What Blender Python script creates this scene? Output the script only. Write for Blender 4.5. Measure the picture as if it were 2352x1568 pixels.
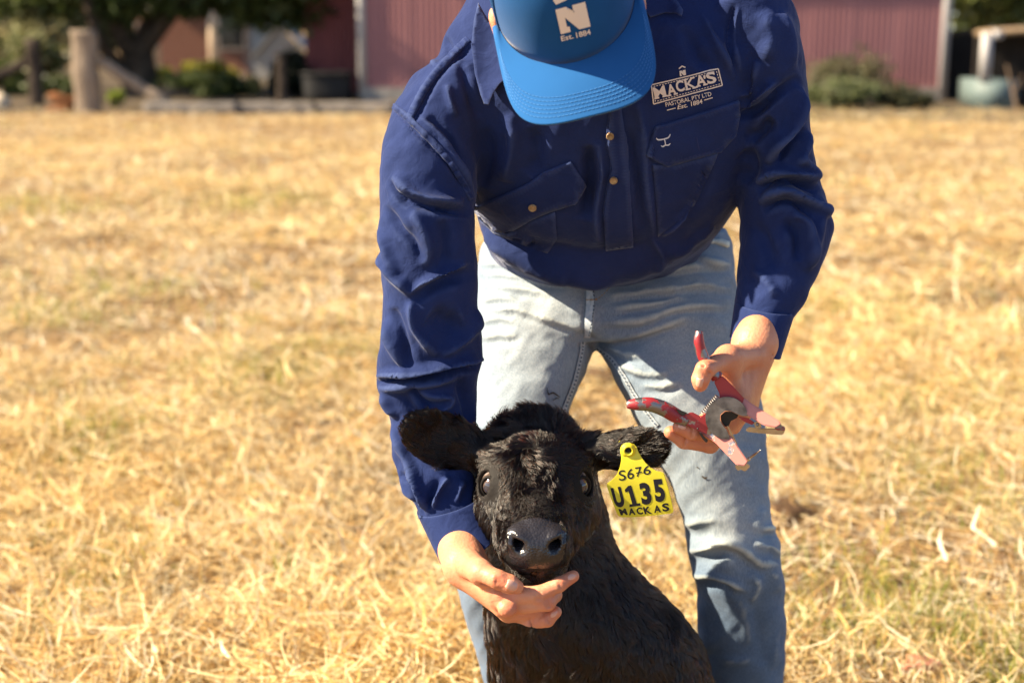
import bpy, bmesh, math, random
import numpy as np
from mathutils import Vector, Matrix
from mathutils.bvhtree import BVHTree

for o in list(bpy.data.objects):
    bpy.data.objects.remove(o)
SC = bpy.context.scene
COL = SC.collection
RNG = np.random.default_rng(11)
random.seed(5)

# ------------------------------------------------------------------ camera
F, CX, CY = 3267.0, 1176.0, 784.0          # focal length and centre, in 2352-pixel-wide units
PITCH = math.radians(12.5)
CAMZ = 1.30
cam_d = bpy.data.cameras.new('camera')
cam = bpy.data.objects.new('camera', cam_d)
COL.objects.link(cam)
cam.location = (0, 0, CAMZ)
cam.rotation_euler = (math.radians(90) - PITCH, 0, 0)
cam_d.lens = 50
cam_d.sensor_width = 36
cam_d.clip_start = 0.05
cam_d.clip_end = 600
cam_d.dof.use_dof = True
cam_d.dof.focus_distance = 1.90
cam_d.dof.aperture_fstop = 3.3
SC.camera = cam

# ------------------------------------------------------------------ light
SUN_TO = Vector((-0.80, -0.09, 0.60)).normalized()
world = bpy.data.worlds.new('World')
SC.world = world
world.use_nodes = True
nt = world.node_tree
sky = nt.nodes.new('ShaderNodeTexSky')
sky.sky_type = 'NISHITA'
sky.sun_disc = False
sky.sun_elevation = math.asin(SUN_TO.z)
sky.sun_rotation = math.atan2(SUN_TO.x, SUN_TO.y)
sky.air_density = 0.75
sky.dust_density = 0.5
nt.links.new(sky.outputs[0], nt.nodes['Background'].inputs[0])
nt.nodes['Background'].inputs[1].default_value = 0.068
sun_d = bpy.data.lights.new('sun', 'SUN')
sun_d.energy = 5.0
sun_d.angle = math.radians(0.55)
sun_d.color = (1.0, 0.82, 0.58)
sun = bpy.data.objects.new('sun', sun_d)
COL.objects.link(sun)
sun.rotation_euler = SUN_TO.to_track_quat('Z', 'Y').to_euler()
sun.location = (-8, 1, 7)
SC.view_settings.view_transform = 'Standard'
SC.view_settings.look = 'None'
SC.view_settings.gamma = 1
SC.view_settings.use_curve_mapping = False
SC.view_settings.exposure = 1.75
SC.render.engine = 'CYCLES'
SC.cycles.max_bounces = 8
SC.cycles.transparent_max_bounces = 8
SC.cycles.use_denoising = True

# ------------------------------------------------------------------ photo pixel -> world direction (2352 x 1568 units)
SP, CP = math.sin(PITCH), math.cos(PITCH)


def P(px, py, Y):
    u, v = (px - CX) / F, (CY - py) / F
    d = np.array([u, CP + v * SP, -SP + v * CP])
    return np.array([0, 0, CAMZ]) + d * (Y / d[1])


def G(px, py):                                # pixel -> point on the ground plane
    u, v = (px - CX) / F, (CY - py) / F
    d = np.array([u, CP + v * SP, -SP + v * CP])
    return d * (-CAMZ / d[2]) + np.array([0, 0, CAMZ])


def to_px(V):
    V = np.asarray(V, float) - np.array([0, 0, CAMZ])
    z = V[:, 1] * CP - V[:, 2] * SP
    up = V[:, 1] * SP + V[:, 2] * CP
    return np.stack([CX + F * V[:, 0] / z, CY - F * up / z], 1)


def zone(x0, y0, s):                          # coordinates read off an enlarged region
    return lambda *pts: [(x0 + a * s, y0 + b * s) for a, b in pts]


Z3 = zone(846.7, 0, .42)
Z4 = zone(1317, 0, .42)
Z6 = zone(1411.2, 705.6, .258)
Z7 = zone(884.4, 903.2, .36)
ZA = zone(1034.9, 517.4, .3401)
ZD = zone(997.2, 1204.2, .168)
ZE = zone(1373.6, 940.8, .168)
ZF = zone(1467.6, 112.9, .15597)
ZG = zone(1063.1, 0, .204)

# ------------------------------------------------------------------ object helpers


def tag(o, label=None, cat=None, group=None, kind=None):
    if label: o['label'] = label
    if cat: o['category'] = cat
    if group: o['group'] = group
    if kind: o['kind'] = kind
    return o


def empty(name, loc=(0, 0, 0)):
    o = bpy.data.objects.new(name, None)
    o.location = loc
    o.empty_display_size = .1
    COL.objects.link(o)
    bpy.context.view_layer.update()
    return o


def link(name, me, mat=None, parent=None, smooth=True):
    if mat:
        for m in (mat if isinstance(mat, (list, tuple)) else [mat]):
            me.materials.append(m)
    if smooth and len(me.polygons):
        me.polygons.foreach_set('use_smooth', np.ones(len(me.polygons), bool))
    o = bpy.data.objects.new(name, me)
    COL.objects.link(o)
    if parent is not None:
        o.parent = parent
        o.matrix_parent_inverse = parent_world(parent).inverted()
    return o


def parent_world(p):
    m = p.matrix_basis.copy()
    if p.parent:
        m = parent_world(p.parent) @ p.matrix_parent_inverse @ m
    return m


def mesh(V, Fc, name='m'):
    me = bpy.data.meshes.new(name)
    V = np.asarray(V, np.float32)
    if isinstance(Fc, np.ndarray) and Fc.ndim == 2:
        n, k = Fc.shape
        me.vertices.add(len(V))
        me.vertices.foreach_set('co', V.ravel())
        me.loops.add(n * k)
        me.loops.foreach_set('vertex_index', Fc.astype(np.int32).ravel())
        me.polygons.add(n)
        me.polygons.foreach_set('loop_start', np.arange(0, n * k, k, dtype=np.int32))
        me.update(calc_edges=True)
    else:
        me.from_pydata([tuple(map(float, v)) for v in V], [], [list(map(int, f)) for f in Fc])
        me.update()
    return me


def arrays(me):
    V = np.empty(len(me.vertices) * 3, np.float32)
    me.vertices.foreach_get('co', V)
    me.calc_loop_triangles()
    T = np.empty(len(me.loop_triangles) * 3, np.int32)
    me.loop_triangles.foreach_get('vertices', T)
    return V.reshape(-1, 3).astype(float), T.reshape(-1, 3)


def vnormals(V, T):
    fn = np.cross(V[T[:, 1]] - V[T[:, 0]], V[T[:, 2]] - V[T[:, 0]])
    N = np.zeros_like(V)
    for k in range(3):
        for a in range(3):
            N[:, a] += np.bincount(T[:, k], fn[:, a], len(V))
    return N / (np.linalg.norm(N, axis=1, keepdims=True) + 1e-12)


def set_co(me, V):
    me.vertices.foreach_set('co', np.asarray(V, np.float32).ravel())
    me.update()


def laplace(V, T, it=3, lam=.5, w=None):
    E = np.unique(np.sort(np.concatenate([T[:, [0, 1]], T[:, [1, 2]], T[:, [2, 0]]]), 1), axis=0)
    n = len(V)
    deg = np.bincount(E[:, 0], minlength=n) + np.bincount(E[:, 1], minlength=n)
    deg = np.maximum(deg, 1)
    for _ in range(it):
        S = np.stack([np.bincount(E[:, 0], V[E[:, 1], a], n) + np.bincount(E[:, 1], V[E[:, 0], a], n) for a in range(3)], 1)
        D = (S / deg[:, None] - V) * lam
        V = V + (D if w is None else D * w[:, None])
    return V


def smoothstep(a, b, x):
    t = np.clip((x - a) / (b - a), 0, 1)
    return t * t * (3 - 2 * t)


def catmull(A, n):
    """rows of A are keys; n samples through them"""
    A = np.asarray(A, float)
    m = len(A)
    ts = np.linspace(0, m - 1, n)
    i = np.clip(ts.astype(int), 0, m - 2)
    t = (ts - i)[:, None]
    p0, p1, p2, p3 = A[np.maximum(i - 1, 0)], A[i], A[i + 1], A[np.minimum(i + 2, m - 1)]
    return .5 * (2 * p1 + (p2 - p0) * t + (2 * p0 - 5 * p1 + 4 * p2 - p3) * t ** 2 + (3 * p1 - p0 - 3 * p2 + p3) * t ** 3)


def ring_px(L, R, Y, b, bt=0.0):
    """ring keyed by two outline pixels at depth Y, half depth b, depth axis tilted up by bt"""
    l, r = P(*L, Y), P(*R, Y)
    C, A = (l + r) / 2, (r - l) / 2
    return np.concatenate([C, A, b * np.array([0, math.cos(bt), math.sin(bt)])])


def loft(rings, n=40, seg=48, ex=2.0, cap=True):
    K = catmull(rings, n)
    th = np.linspace(0, 2 * math.pi, seg, endpoint=False)
    c, s = np.cos(th), np.sin(th)
    c, s = np.sign(c) * np.abs(c) ** (2 / ex), np.sign(s) * np.abs(s) ** (2 / ex)
    V = (K[:, None, 0:3] + c[None, :, None] * K[:, None, 3:6] + s[None, :, None] * K[:, None, 6:9]).reshape(-1, 3)
    i, j = np.meshgrid(np.arange(n - 1), np.arange(seg), indexing='ij')
    a, b = i * seg + j, i * seg + (j + 1) % seg
    Q = np.stack([a, b, b + seg, a + seg], -1).reshape(-1, 4)
    faces = [list(q) for q in Q]
    if cap:
        V = np.concatenate([V, K[:1, :3], K[-1:, :3]])
        c0, c1 = n * seg, n * seg + 1
        faces += [[c0, (k + 1) % seg, k] for k in range(seg)]
        faces += [[c1, (n - 1) * seg + k, (n - 1) * seg + (k + 1) % seg] for k in range(seg)]
    return V, faces


def join(parts):
    V, Fc, o = [], [], 0
    for v, f in parts:
        V.append(np.asarray(v)); Fc += [[k + o for k in q] for q in f]; o += len(v)
    return np.concatenate(V), Fc


def recalc(me):
    bm = bmesh.new(); bm.from_mesh(me)
    bmesh.ops.recalc_face_normals(bm, faces=bm.faces)
    bm.to_mesh(me); bm.free()


def remesh(parts, vox):
    V, Fc = join(parts)
    me = mesh(V, Fc)
    recalc(me)
    o = bpy.data.objects.new('tmp', me)
    COL.objects.link(o)
    md = o.modifiers.new('r', 'REMESH')
    md.mode = 'VOXEL'; md.voxel_size = vox; md.adaptivity = 0
    dg = bpy.context.evaluated_depsgraph_get()
    ev = o.evaluated_get(dg)
    out = bpy.data.meshes.new_from_object(ev)
    bpy.data.objects.remove(o)
    return out


# ------------------------------------------------------------------ signed distance field -> surface net
class Field:
    def __init__(s, lo, hi, h):
        s.lo, s.h = np.array(lo, float), h
        s.n = np.ceil((np.array(hi) - s.lo) / h).astype(int) + 1
        s.f = np.full(s.n, .2, np.float32)

    def _box(s, lo, hi):
        a = np.clip(((np.asarray(lo) - s.lo) / s.h).astype(int), 0, s.n - 1)
        b = np.clip(((np.asarray(hi) - s.lo) / s.h).astype(int) + 2, 1, s.n)
        ax = [s.lo[k] + np.arange(a[k], b[k]) * s.h for k in range(3)]
        X = np.meshgrid(*ax, indexing='ij', sparse=True)
        return tuple(slice(a[k], b[k]) for k in range(3)), X

    def _mix(s, sl, d, k, sub):
        f = s.f[sl]
        if sub:
            a, b = -f, d
        else:
            a, b = f, d
        h = np.maximum(k - np.abs(a - b), 0) / k
        r = np.minimum(a, b) - h * h * k * .25
        s.f[sl] = -r if sub else r

    def cone(s, p, q, r0, r1, k=.01, sub=False):
        p, q = np.asarray(p, float), np.asarray(q, float)
        m = max(r0, r1) + k + 3 * s.h
        sl, X = s._box(np.minimum(p, q) - m, np.maximum(p, q) + m)
        d = q - p
        L = d @ d + 1e-12
        t = np.clip(((X[0] - p[0]) * d[0] + (X[1] - p[1]) * d[1] + (X[2] - p[2]) * d[2]) / L, 0, 1)
        e = np.sqrt((X[0] - p[0] - t * d[0]) ** 2 + (X[1] - p[1] - t * d[1]) ** 2 + (X[2] - p[2] - t * d[2]) ** 2) - (r0 + t * (r1 - r0))
        s._mix(sl, e.astype(np.float32), k, sub)

    def chain(s, pts, rad, k=.01, sub=False):
        for i in range(len(pts) - 1):
            s.cone(pts[i], pts[i + 1], rad[i], rad[i + 1], k, sub)

    def ell(s, c, r, R=None, k=.01, sub=False):
        c, r = np.asarray(c, float), np.asarray(r, float)
        R = np.eye(3) if R is None else np.asarray(R, float)      # rows are the ellipsoid's axes
        ext = np.sqrt(((R * r[:, None]) ** 2).sum(0)) + k + 3 * s.h
        sl, X = s._box(c - ext, c + ext)
        x = [X[a] - c[a] for a in range(3)]
        q = [(x[0] * R[a, 0] + x[1] * R[a, 1] + x[2] * R[a, 2]) for a in range(3)]
        k0 = np.sqrt(sum((q[a] / r[a]) ** 2 for a in range(3)))
        k1 = np.sqrt(sum((q[a] / r[a] ** 2) ** 2 for a in range(3)))
        d = k0 * (k0 - 1) / np.maximum(k1, 1e-6)
        s._mix(sl, d.astype(np.float32), k, sub)

    def mesh(s):
        f = s.f
        ins = f < 0
        n = s.n
        cell = np.zeros(n - 1, np.int8)
        crn = [(a, b, c) for a in (0, 1) for b in (0, 1) for c in (0, 1)]
        for a, b, c in crn:
            cell += ins[a:n[0] - 1 + a, b:n[1] - 1 + b, c:n[2] - 1 + c]
        I = np.argwhere((cell > 0) & (cell < 8))
        vid = np.full(n - 1, -1, np.int32)
        vid[tuple(I.T)] = np.arange(len(I))
        acc, cnt = np.zeros((len(I), 3)), np.zeros(len(I))
        for a in crn:
            for ax in range(3):
                if a[ax]: continue
                b = list(a); b[ax] = 1
                fa = f[tuple((I + a).T)]; fb = f[tuple((I + b).T)]
                m = (fa < 0) != (fb < 0)
                t = fa[m] / (fa[m] - fb[m])
                p = I[m] + np.array(a, float)
                p[:, ax] += t
                acc[m] += p; cnt[m] += 1
        V = s.lo + acc / cnt[:, None] * s.h
        Q = []
        for ax in range(3):
            b, c = (ax + 1) % 3, (ax + 2) % 3
            sl0 = [slice(1, n[k] - 1) for k in range(3)]; sl1 = list(sl0)
            sl0[ax] = slice(0, n[ax] - 1); sl1[ax] = slice(1, n[ax])
            i0, i1 = ins[tuple(sl0)], ins[tuple(sl1)]
            E = np.argwhere(i0 != i1)
            off = np.ones(3, int); off[ax] = 0
            flip = i1[tuple(E.T)]
            E = E + off
            eb = np.eye(3, dtype=int)[b]; ec = np.eye(3, dtype=int)[c]
            q = np.stack([vid[tuple((E - eb - ec).T)], vid[tuple((E - ec).T)], vid[tuple(E.T)], vid[tuple((E - eb).T)]], 1)
            q[flip] = q[flip][:, ::-1]
            Q.append(q)
        return V, np.concatenate(Q)


def basis(x, y):
    """orthonormal rows from two directions"""
    x = np.asarray(x, float); x = x / np.linalg.norm(x)
    y = np.asarray(y, float); y = y - x * (x @ y); y = y / np.linalg.norm(y)
    return np.stack([x, y, np.cross(x, y)])


# ------------------------------------------------------------------ cloth folds: strokes that push the real surface in or out
def poly_dist(Q, pl):
    pl = np.asarray(pl, float)
    best = np.full(len(Q), 1e9); sign = np.zeros(len(Q)); par = np.zeros(len(Q))
    seg = np.linalg.norm(np.diff(pl, axis=0), axis=1); cum = np.concatenate([[0], np.cumsum(seg)])
    for i in range(len(pl) - 1):
        a, d = pl[i], pl[i + 1] - pl[i]
        t = np.clip(((Q - a) @ d) / (d @ d + 1e-9), 0, 1)
        e = Q - a - t[:, None] * d
        r = np.hypot(e[:, 0], e[:, 1])
        m = r < best
        best[m] = r[m]
        sign[m] = np.sign(d[0] * e[m, 1] - d[1] * e[m, 0])
        par[m] = (cum[i] + t[m] * seg[i]) / cum[-1]
    return best, sign, par


def sculpt(V, T, strokes, ymax=9):
    """strokes: (points, width px, height m[, side width factor]); negative height is a groove"""
    N = vnormals(V, T)
    view = np.array([0, 0, CAMZ]) - V
    view /= np.linalg.norm(view, axis=1, keepdims=True)
    face = smoothstep(-.05, .35, (N * view).sum(1)) * (V[:, 1] < ymax)
    Q = to_px(V)
    D = np.zeros(len(V))
    for st in strokes:
        pts, w, amp = st[:3]
        asym = st[3] if len(st) > 3 else 1.0
        pl = catmull(pts, max(len(pts) * 6, 8)) if len(pts) > 2 else np.asarray(pts, float)
        lo, hi = pl.min(0) - 4 * w * max(asym, 1), pl.max(0) + 4 * w * max(asym, 1)
        m = np.where((Q > lo).all(1) & (Q < hi).all(1) & (face > 0))[0]
        if not len(m): continue
        d, sg, t = poly_dist(Q[m], pl)
        ww = np.where(sg > 0, w * asym, w)
        taper = np.clip(np.minimum(t, 1 - t) * 4, 0, 1) ** .6
        taper = np.where((t <= 0) | (t >= 1), taper, np.maximum(taper, .05))
        D[m] += amp * np.exp(-(d / ww) ** 2) * taper * face[m]
    return V + N * D[:, None]


# ------------------------------------------------------------------ appliques that lie on a surface
def tree_of(V, T):
    return BVHTree.FromPolygons([tuple(v) for v in V], [tuple(map(int, t)) for t in T])


def drop(tree, px, py, off=.001, yfall=None):
    o = Vector((0, 0, CAMZ))
    d = Vector(P(px, py, 1.0)) - o
    d.normalize()
    loc, nor, idx, dist = tree.ray_cast(o, d)
    if loc is None:
        if yfall is None: return None
        return np.array(P(px, py, yfall))
    if nor.dot(d) > 0: nor = -nor
    return np.array(loc + nor * off)


def fill2d(poly, step=10):
    bm = bmesh.new()
    vs = []
    poly = [tuple(p) for p in poly]
    pts = []
    for a, b in zip(poly, poly[1:] + poly[:1]):
        n = max(1, int(math.hypot(b[0] - a[0], b[1] - a[1]) / step))
        for k in range(n):
            pts.append((a[0] + (b[0] - a[0]) * k / n, a[1] + (b[1] - a[1]) * k / n))
    vs = [bm.verts.new((x, y, 0)) for x, y in pts]
    ed = [bm.edges.new((vs[i], vs[(i + 1) % len(vs)])) for i in range(len(vs))]
    bmesh.ops.triangle_fill(bm, edges=ed, use_beauty=True)
    for _ in range(5):
        long = [e for e in bm.edges if e.calc_length() > step * 1.7 and not e.is_boundary]
        if not long: break
        bmesh.ops.subdivide_edges(bm, edges=long, cuts=1)
        bmesh.ops.triangulate(bm, faces=[f for f in bm.faces if len(f.verts) > 3])
    return bm


def applique(poly, tree, off=.002, step=10, edge=True, yfall=None, lift=None, skirt=.004):
    """closed patch of cloth lying on the surface; its border is turned down to the surface"""
    bm = fill2d(poly, step)
    border = [e for e in bm.edges if e.is_boundary]
    if edge:
        r = bmesh.ops.extrude_edge_only(bm, edges=border)
        low = {v for v in r['geom'] if isinstance(v, bmesh.types.BMVert)}
    else:
        low = set()
    last = None
    for v in bm.verts:
        o = off + (lift(v.co.x, v.co.y) if lift else 0)
        p = drop(tree, v.co.x, v.co.y, o - skirt if v in low else o, yfall)
        if p is None:
            p = last if last is not None else P(v.co.x, v.co.y, 2)
        last = p
        v.co = p
    bmesh.ops.recalc_face_normals(bm, faces=bm.faces)
    me = bpy.data.meshes.new('a'); bm.to_mesh(me); bm.free()
    return me


def text2d(body, bold=0.0, shear=0.0):
    cu = bpy.data.curves.new('t', 'FONT')
    cu.body = body; cu.size = 1; cu.offset = bold; cu.shear = shear; cu.resolution_u = 5
    o = bpy.data.objects.new('t', cu)
    COL.objects.link(o)
    ev = o.evaluated_get(bpy.context.evaluated_depsgraph_get())
    me = bpy.data.meshes.new_from_object(ev)
    bpy.data.objects.remove(o)
    V, T = arrays(me)
    lo, hi = V.min(0), V.max(0)
    V = (V - lo) / np.maximum(hi - lo, 1e-6)
    return V[:, :2], T


def lay(U, T, o, right, up, place):
    """unit-square shape -> pixels (o + u*right + v*up) -> surface"""
    o, right, up = map(np.array, (o, right, up))
    px = o + U[:, :1] * right + U[:, 1:2] * up
    return np.array([place(x, y) for x, y in px]), T


def bar2d(a, b, w):
    a, b = np.array(a, float), np.array(b, float)
    d = (b - a) / np.linalg.norm(b - a); n = np.array([-d[1], d[0]]) * w / 2
    k = max(1, int(np.linalg.norm(b - a) / 8))
    V, T = [], []
    for i in range(k + 1):
        c = a + (b - a) * i / k
        V += [c - n, c + n]
        if i: T += [[2 * i - 2, 2 * i - 1, 2 * i + 1], [2 * i - 2, 2 * i + 1, 2 * i]]
    return np.array(V), np.array(T)


def line2d(pts, w, n=None):
    pl = catmull(pts, n or len(pts) * 5) if len(pts) > 2 else np.asarray(pts, float)
    d = np.gradient(pl, axis=0); d /= np.linalg.norm(d, axis=1, keepdims=True) + 1e-9
    nn = np.stack([-d[:, 1], d[:, 0]], 1)
    w = np.broadcast_to(np.asarray(w, float), (len(pl),)) if np.ndim(w) == 0 else np.interp(np.linspace(0, 1, len(pl)), np.linspace(0, 1, len(w)), w)
    V = np.stack([pl - nn * w[:, None] / 2, pl + nn * w[:, None] / 2], 1).reshape(-1, 2)
    T = []
    for i in range(len(pl) - 1):
        T += [[2 * i, 2 * i + 1, 2 * i + 3], [2 * i, 2 * i + 3, 2 * i + 2]]
    return V, np.array(T)


def joinT(parts):
    V, T, o = [], [], 0
    for v, t in parts:
        V.append(v); T.append(np.asarray(t) + o); o += len(v)
    return np.concatenate(V), np.concatenate(T)


def tube(pts, rad, seg=10, n=None, cap=True):
    pl = catmull(pts, n or len(pts) * 6) if len(pts) > 2 else np.asarray(pts, float)
    rad = np.interp(np.linspace(0, 1, len(pl)), np.linspace(0, 1, len(rad)), rad) if np.ndim(rad) else np.full(len(pl), rad)
    d = np.gradient(pl, axis=0); d /= np.linalg.norm(d, axis=1, keepdims=True) + 1e-9
    ref = np.array([0.3, .2, .9]); 
    rings = []
    u = np.cross(d[0], ref); u /= np.linalg.norm(u)
    for k in range(len(pl)):
        u = u - d[k] * (u @ d[k]); u /= np.linalg.norm(u)
        rings.append(np.concatenate([pl[k], u * rad[k], np.cross(d[k], u) * rad[k]]))
    K = np.array(rings)
    th = np.linspace(0, 2 * math.pi, seg, endpoint=False)
    V = (K[:, None, :3] + np.cos(th)[None, :, None] * K[:, None, 3:6] + np.sin(th)[None, :, None] * K[:, None, 6:9]).reshape(-1, 3)
    fs = []
    for i in range(len(pl) - 1):
        for j in range(seg):
            a, b = i * seg + j, i * seg + (j + 1) % seg
            fs.append([a, b, b + seg, a + seg])
    if cap:
        fs.append(list(range(seg))[::-1]); fs.append([(len(pl) - 1) * seg + j for j in range(seg)])
    return V, fs


def box(lo, hi):
    x0, y0, z0 = lo; x1, y1, z1 = hi
    V = [(x0, y0, z0), (x1, y0, z0), (x1, y1, z0), (x0, y1, z0), (x0, y0, z1), (x1, y0, z1), (x1, y1, z1), (x0, y1, z1)]
    return np.array(V, float), [[0, 3, 2, 1], [4, 5, 6, 7], [0, 1, 5, 4], [1, 2, 6, 5], [2, 3, 7, 6], [3, 0, 4, 7]]


def bevel_me(me, w=.01, seg=2):
    bm = bmesh.new(); bm.from_mesh(me)
    bmesh.ops.recalc_face_normals(bm, faces=bm.faces)
    bmesh.ops.bevel(bm, geom=list(bm.edges), offset=w, segments=seg, affect='EDGES', clamp_overlap=True)
    bm.to_mesh(me); bm.free()
    return me


# ------------------------------------------------------------------ materials
def mat(name, col=(.5, .5, .5), rough=.7, spec=.3, metal=0.0, sheen=0.0, trans=0.0, var=0.0, scale=8.0, bump=0.0, bscale=60.0, bdist=.002,
        col2=None, coord='Object', sss=0.0, sssr=(.01, .004, .002), detail=4.0, stretch=(1, 1, 1)):
    m = bpy.data.materials.new(name)
    m.use_nodes = True
    n, l = m.node_tree.nodes, m.node_tree.links
    b = n['Principled BSDF']
    b.inputs['Roughness'].default_value = rough
    b.inputs['Specular IOR Level'].default_value = spec
    b.inputs['Metallic'].default_value = metal
    b.inputs['Sheen Weight'].default_value = sheen
    b.inputs['Sheen Roughness'].default_value = .4
    tc = n.new('ShaderNodeTexCoord')
    mp = n.new('ShaderNodeMapping'); mp.inputs['Scale'].default_value = stretch
    l.new(tc.outputs[coord], mp.inputs[0])
    b.inputs['Base Color'].default_value = (*col, 1)
    if col2 is not None or var:
        t = n.new('ShaderNodeTexNoise'); t.inputs['Scale'].default_value = scale; t.inputs['Detail'].default_value = detail
        l.new(mp.outputs[0], t.inputs[0])
        r = n.new('ShaderNodeValToRGB')
        c2 = col2 if col2 is not None else tuple(c * (1 - var) for c in col)
        r.color_ramp.elements[0].position = .35; r.color_ramp.elements[1].position = .65
        r.color_ramp.elements[0].color = (*c2, 1); r.color_ramp.elements[1].color = (*col, 1)
        l.new(t.outputs[0], r.inputs[0]); l.new(r.outputs[0], b.inputs['Base Color'])
    if bump:
        t = n.new('ShaderNodeTexNoise'); t.inputs['Scale'].default_value = bscale; t.inputs['Detail'].default_value = 3
        l.new(mp.outputs[0], t.inputs[0])
        bp = n.new('ShaderNodeBump'); bp.inputs['Strength'].default_value = bump; bp.inputs['Distance'].default_value = bdist
        l.new(t.outputs[0], bp.inputs['Height']); l.new(bp.outputs[0], b.inputs['Normal'])
    if sss:
        b.inputs['Subsurface Weight'].default_value = sss
        b.inputs['Subsurface Radius'].default_value = sssr
        b.inputs['Subsurface Scale'].default_value = 1
    if trans:
        tr = n.new('ShaderNodeBsdfTranslucent')
        mx = n.new('ShaderNodeMixShader'); mx.inputs[0].default_value = trans
        if b.inputs['Base Color'].is_linked:
            l.new(b.inputs['Base Color'].links[0].from_socket, tr.inputs[0])
        else:
            tr.inputs[0].default_value = (*col, 1)
        l.new(b.outputs[0], mx.inputs[1]); l.new(tr.outputs[0], mx.inputs[2])
        l.new(mx.outputs[0], n['Material Output'].inputs[0])
    return m

# =================================================================== SETTING
def vnoise(x, y, s, seed=0):
    r = np.random.default_rng(seed).random((64, 64))
    x, y = np.asarray(x) / s, np.asarray(y) / s
    i, j = np.floor(x).astype(int), np.floor(y).astype(int)
    u, v = x - i, y - j
    u, v = u * u * (3 - 2 * u), v * v * (3 - 2 * v)
    g = lambda a, b: r[a % 64, b % 64]
    return (g(i, j) * (1 - u) + g(i + 1, j) * u) * (1 - v) + (g(i, j + 1) * (1 - u) + g(i + 1, j + 1) * u) * v


def ground_z(x, y):
    fade = smoothstep(24, 18, np.asarray(y))
    return (0.05 * (vnoise(x, y, .9, 1) - .5) + .03 * (vnoise(x, y, .28, 2) - .5)) * fade


m_soil = mat('dry_soil', (.30, .20, .095), .95, .1, col2=(.10, .065, .035), scale=9, bump=.6, bscale=25, bdist=.03)
gx = np.concatenate([np.linspace(-250, -14, 14), np.linspace(-13, 13, 150), np.linspace(14, 250, 14)])
gy = np.concatenate([np.linspace(-60, 0.4, 8), np.geomspace(.9, 26, 170), np.linspace(30, 400, 16)])
GX, GY = np.meshgrid(gx, gy, indexing='ij')
V = np.stack([GX, GY, ground_z(GX, GY)], -1).reshape(-1, 3)
nx, ny = len(gx), len(gy)
i, j = np.meshgrid(np.arange(nx - 1), np.arange(ny - 1), indexing='ij')
Q = np.stack([i * ny + j, (i + 1) * ny + j, (i + 1) * ny + j + 1, i * ny + j + 1], -1).reshape(-1, 4)
o = link('ground', mesh(V, Q), m_soil)
tag(o, kind='structure')

# bare yard in front of the buildings, beyond the paddock
m_dirt = mat('yard_dirt', (.115, .085, .058), .95, .1, col2=(.06, .05, .032), scale=1.2, bump=.5, bscale=9, bdist=.05)  # dirt toned down to paint in shade from the tree
yx = np.linspace(-30, 30, 90)
e0 = np.where(yx < 0, 21.6, 20.2) + .5 * np.sin(yx * 1.7) * .4 - .02 * yx
V = np.concatenate([np.stack([yx, e0, np.full_like(yx, .012)], 1), np.stack([yx, np.full_like(yx, 46.), np.full_like(yx, .012)], 1)])
n = len(yx)
o = link('yard_path', mesh(V, np.array([[k, k + 1, n + k + 1, n + k] for k in range(n - 1)])), m_dirt)
tag(o, kind='structure')


def attr_mat(name, rough=.6, spec=.3, trans=.4, gain=1.0):
    m = bpy.data.materials.new(name); m.use_nodes = True
    n, l = m.node_tree.nodes, m.node_tree.links
    b = n['Principled BSDF']; b.inputs['Roughness'].default_value = rough; b.inputs['Specular IOR Level'].default_value = spec
    a = n.new('ShaderNodeAttribute'); a.attribute_name = 'tint'
    l.new(a.outputs['Color'], b.inputs['Base Color'])
    tr = n.new('ShaderNodeBsdfTranslucent'); l.new(a.outputs['Color'], tr.inputs[0])
    mx = n.new('ShaderNodeMixShader'); mx.inputs[0].default_value = trans
    l.new(b.outputs[0], mx.inputs[1]); l.new(tr.outputs[0], mx.inputs[2]); l.new(mx.outputs[0], n['Material Output'].inputs[0])
    return m


def set_tint(me, col):
    a = me.color_attributes.new('tint', 'FLOAT_COLOR', 'POINT')
    c = np.ones((len(me.vertices), 4), np.float32); c[:, :3] = col
    a.data.foreach_set('color', c.ravel())


m_straw = attr_mat('straw_blades', .55, .35, .42)

PAL = np.array([(.86, .73, .44), (.82, .62, .30), (.66, .43, .16), (.92, .84, .62), (.30, .18, .08), (.24, .30, .05)])


TUFTS = [(*G(2240, 1140)[:2], .22), (*G(2050, 1390)[:2], .16), (*G(1900, 1480)[:2], .1), (*G(2330, 1560)[:2], .15), (*G(560, 470)[:2], .5), (*G(120, 470)[:2], .5), (*G(640, 870)[:2], .25), (*G(230, 1010)[:2], .2), (*G(1500, 1180)[:2], .15)]


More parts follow.
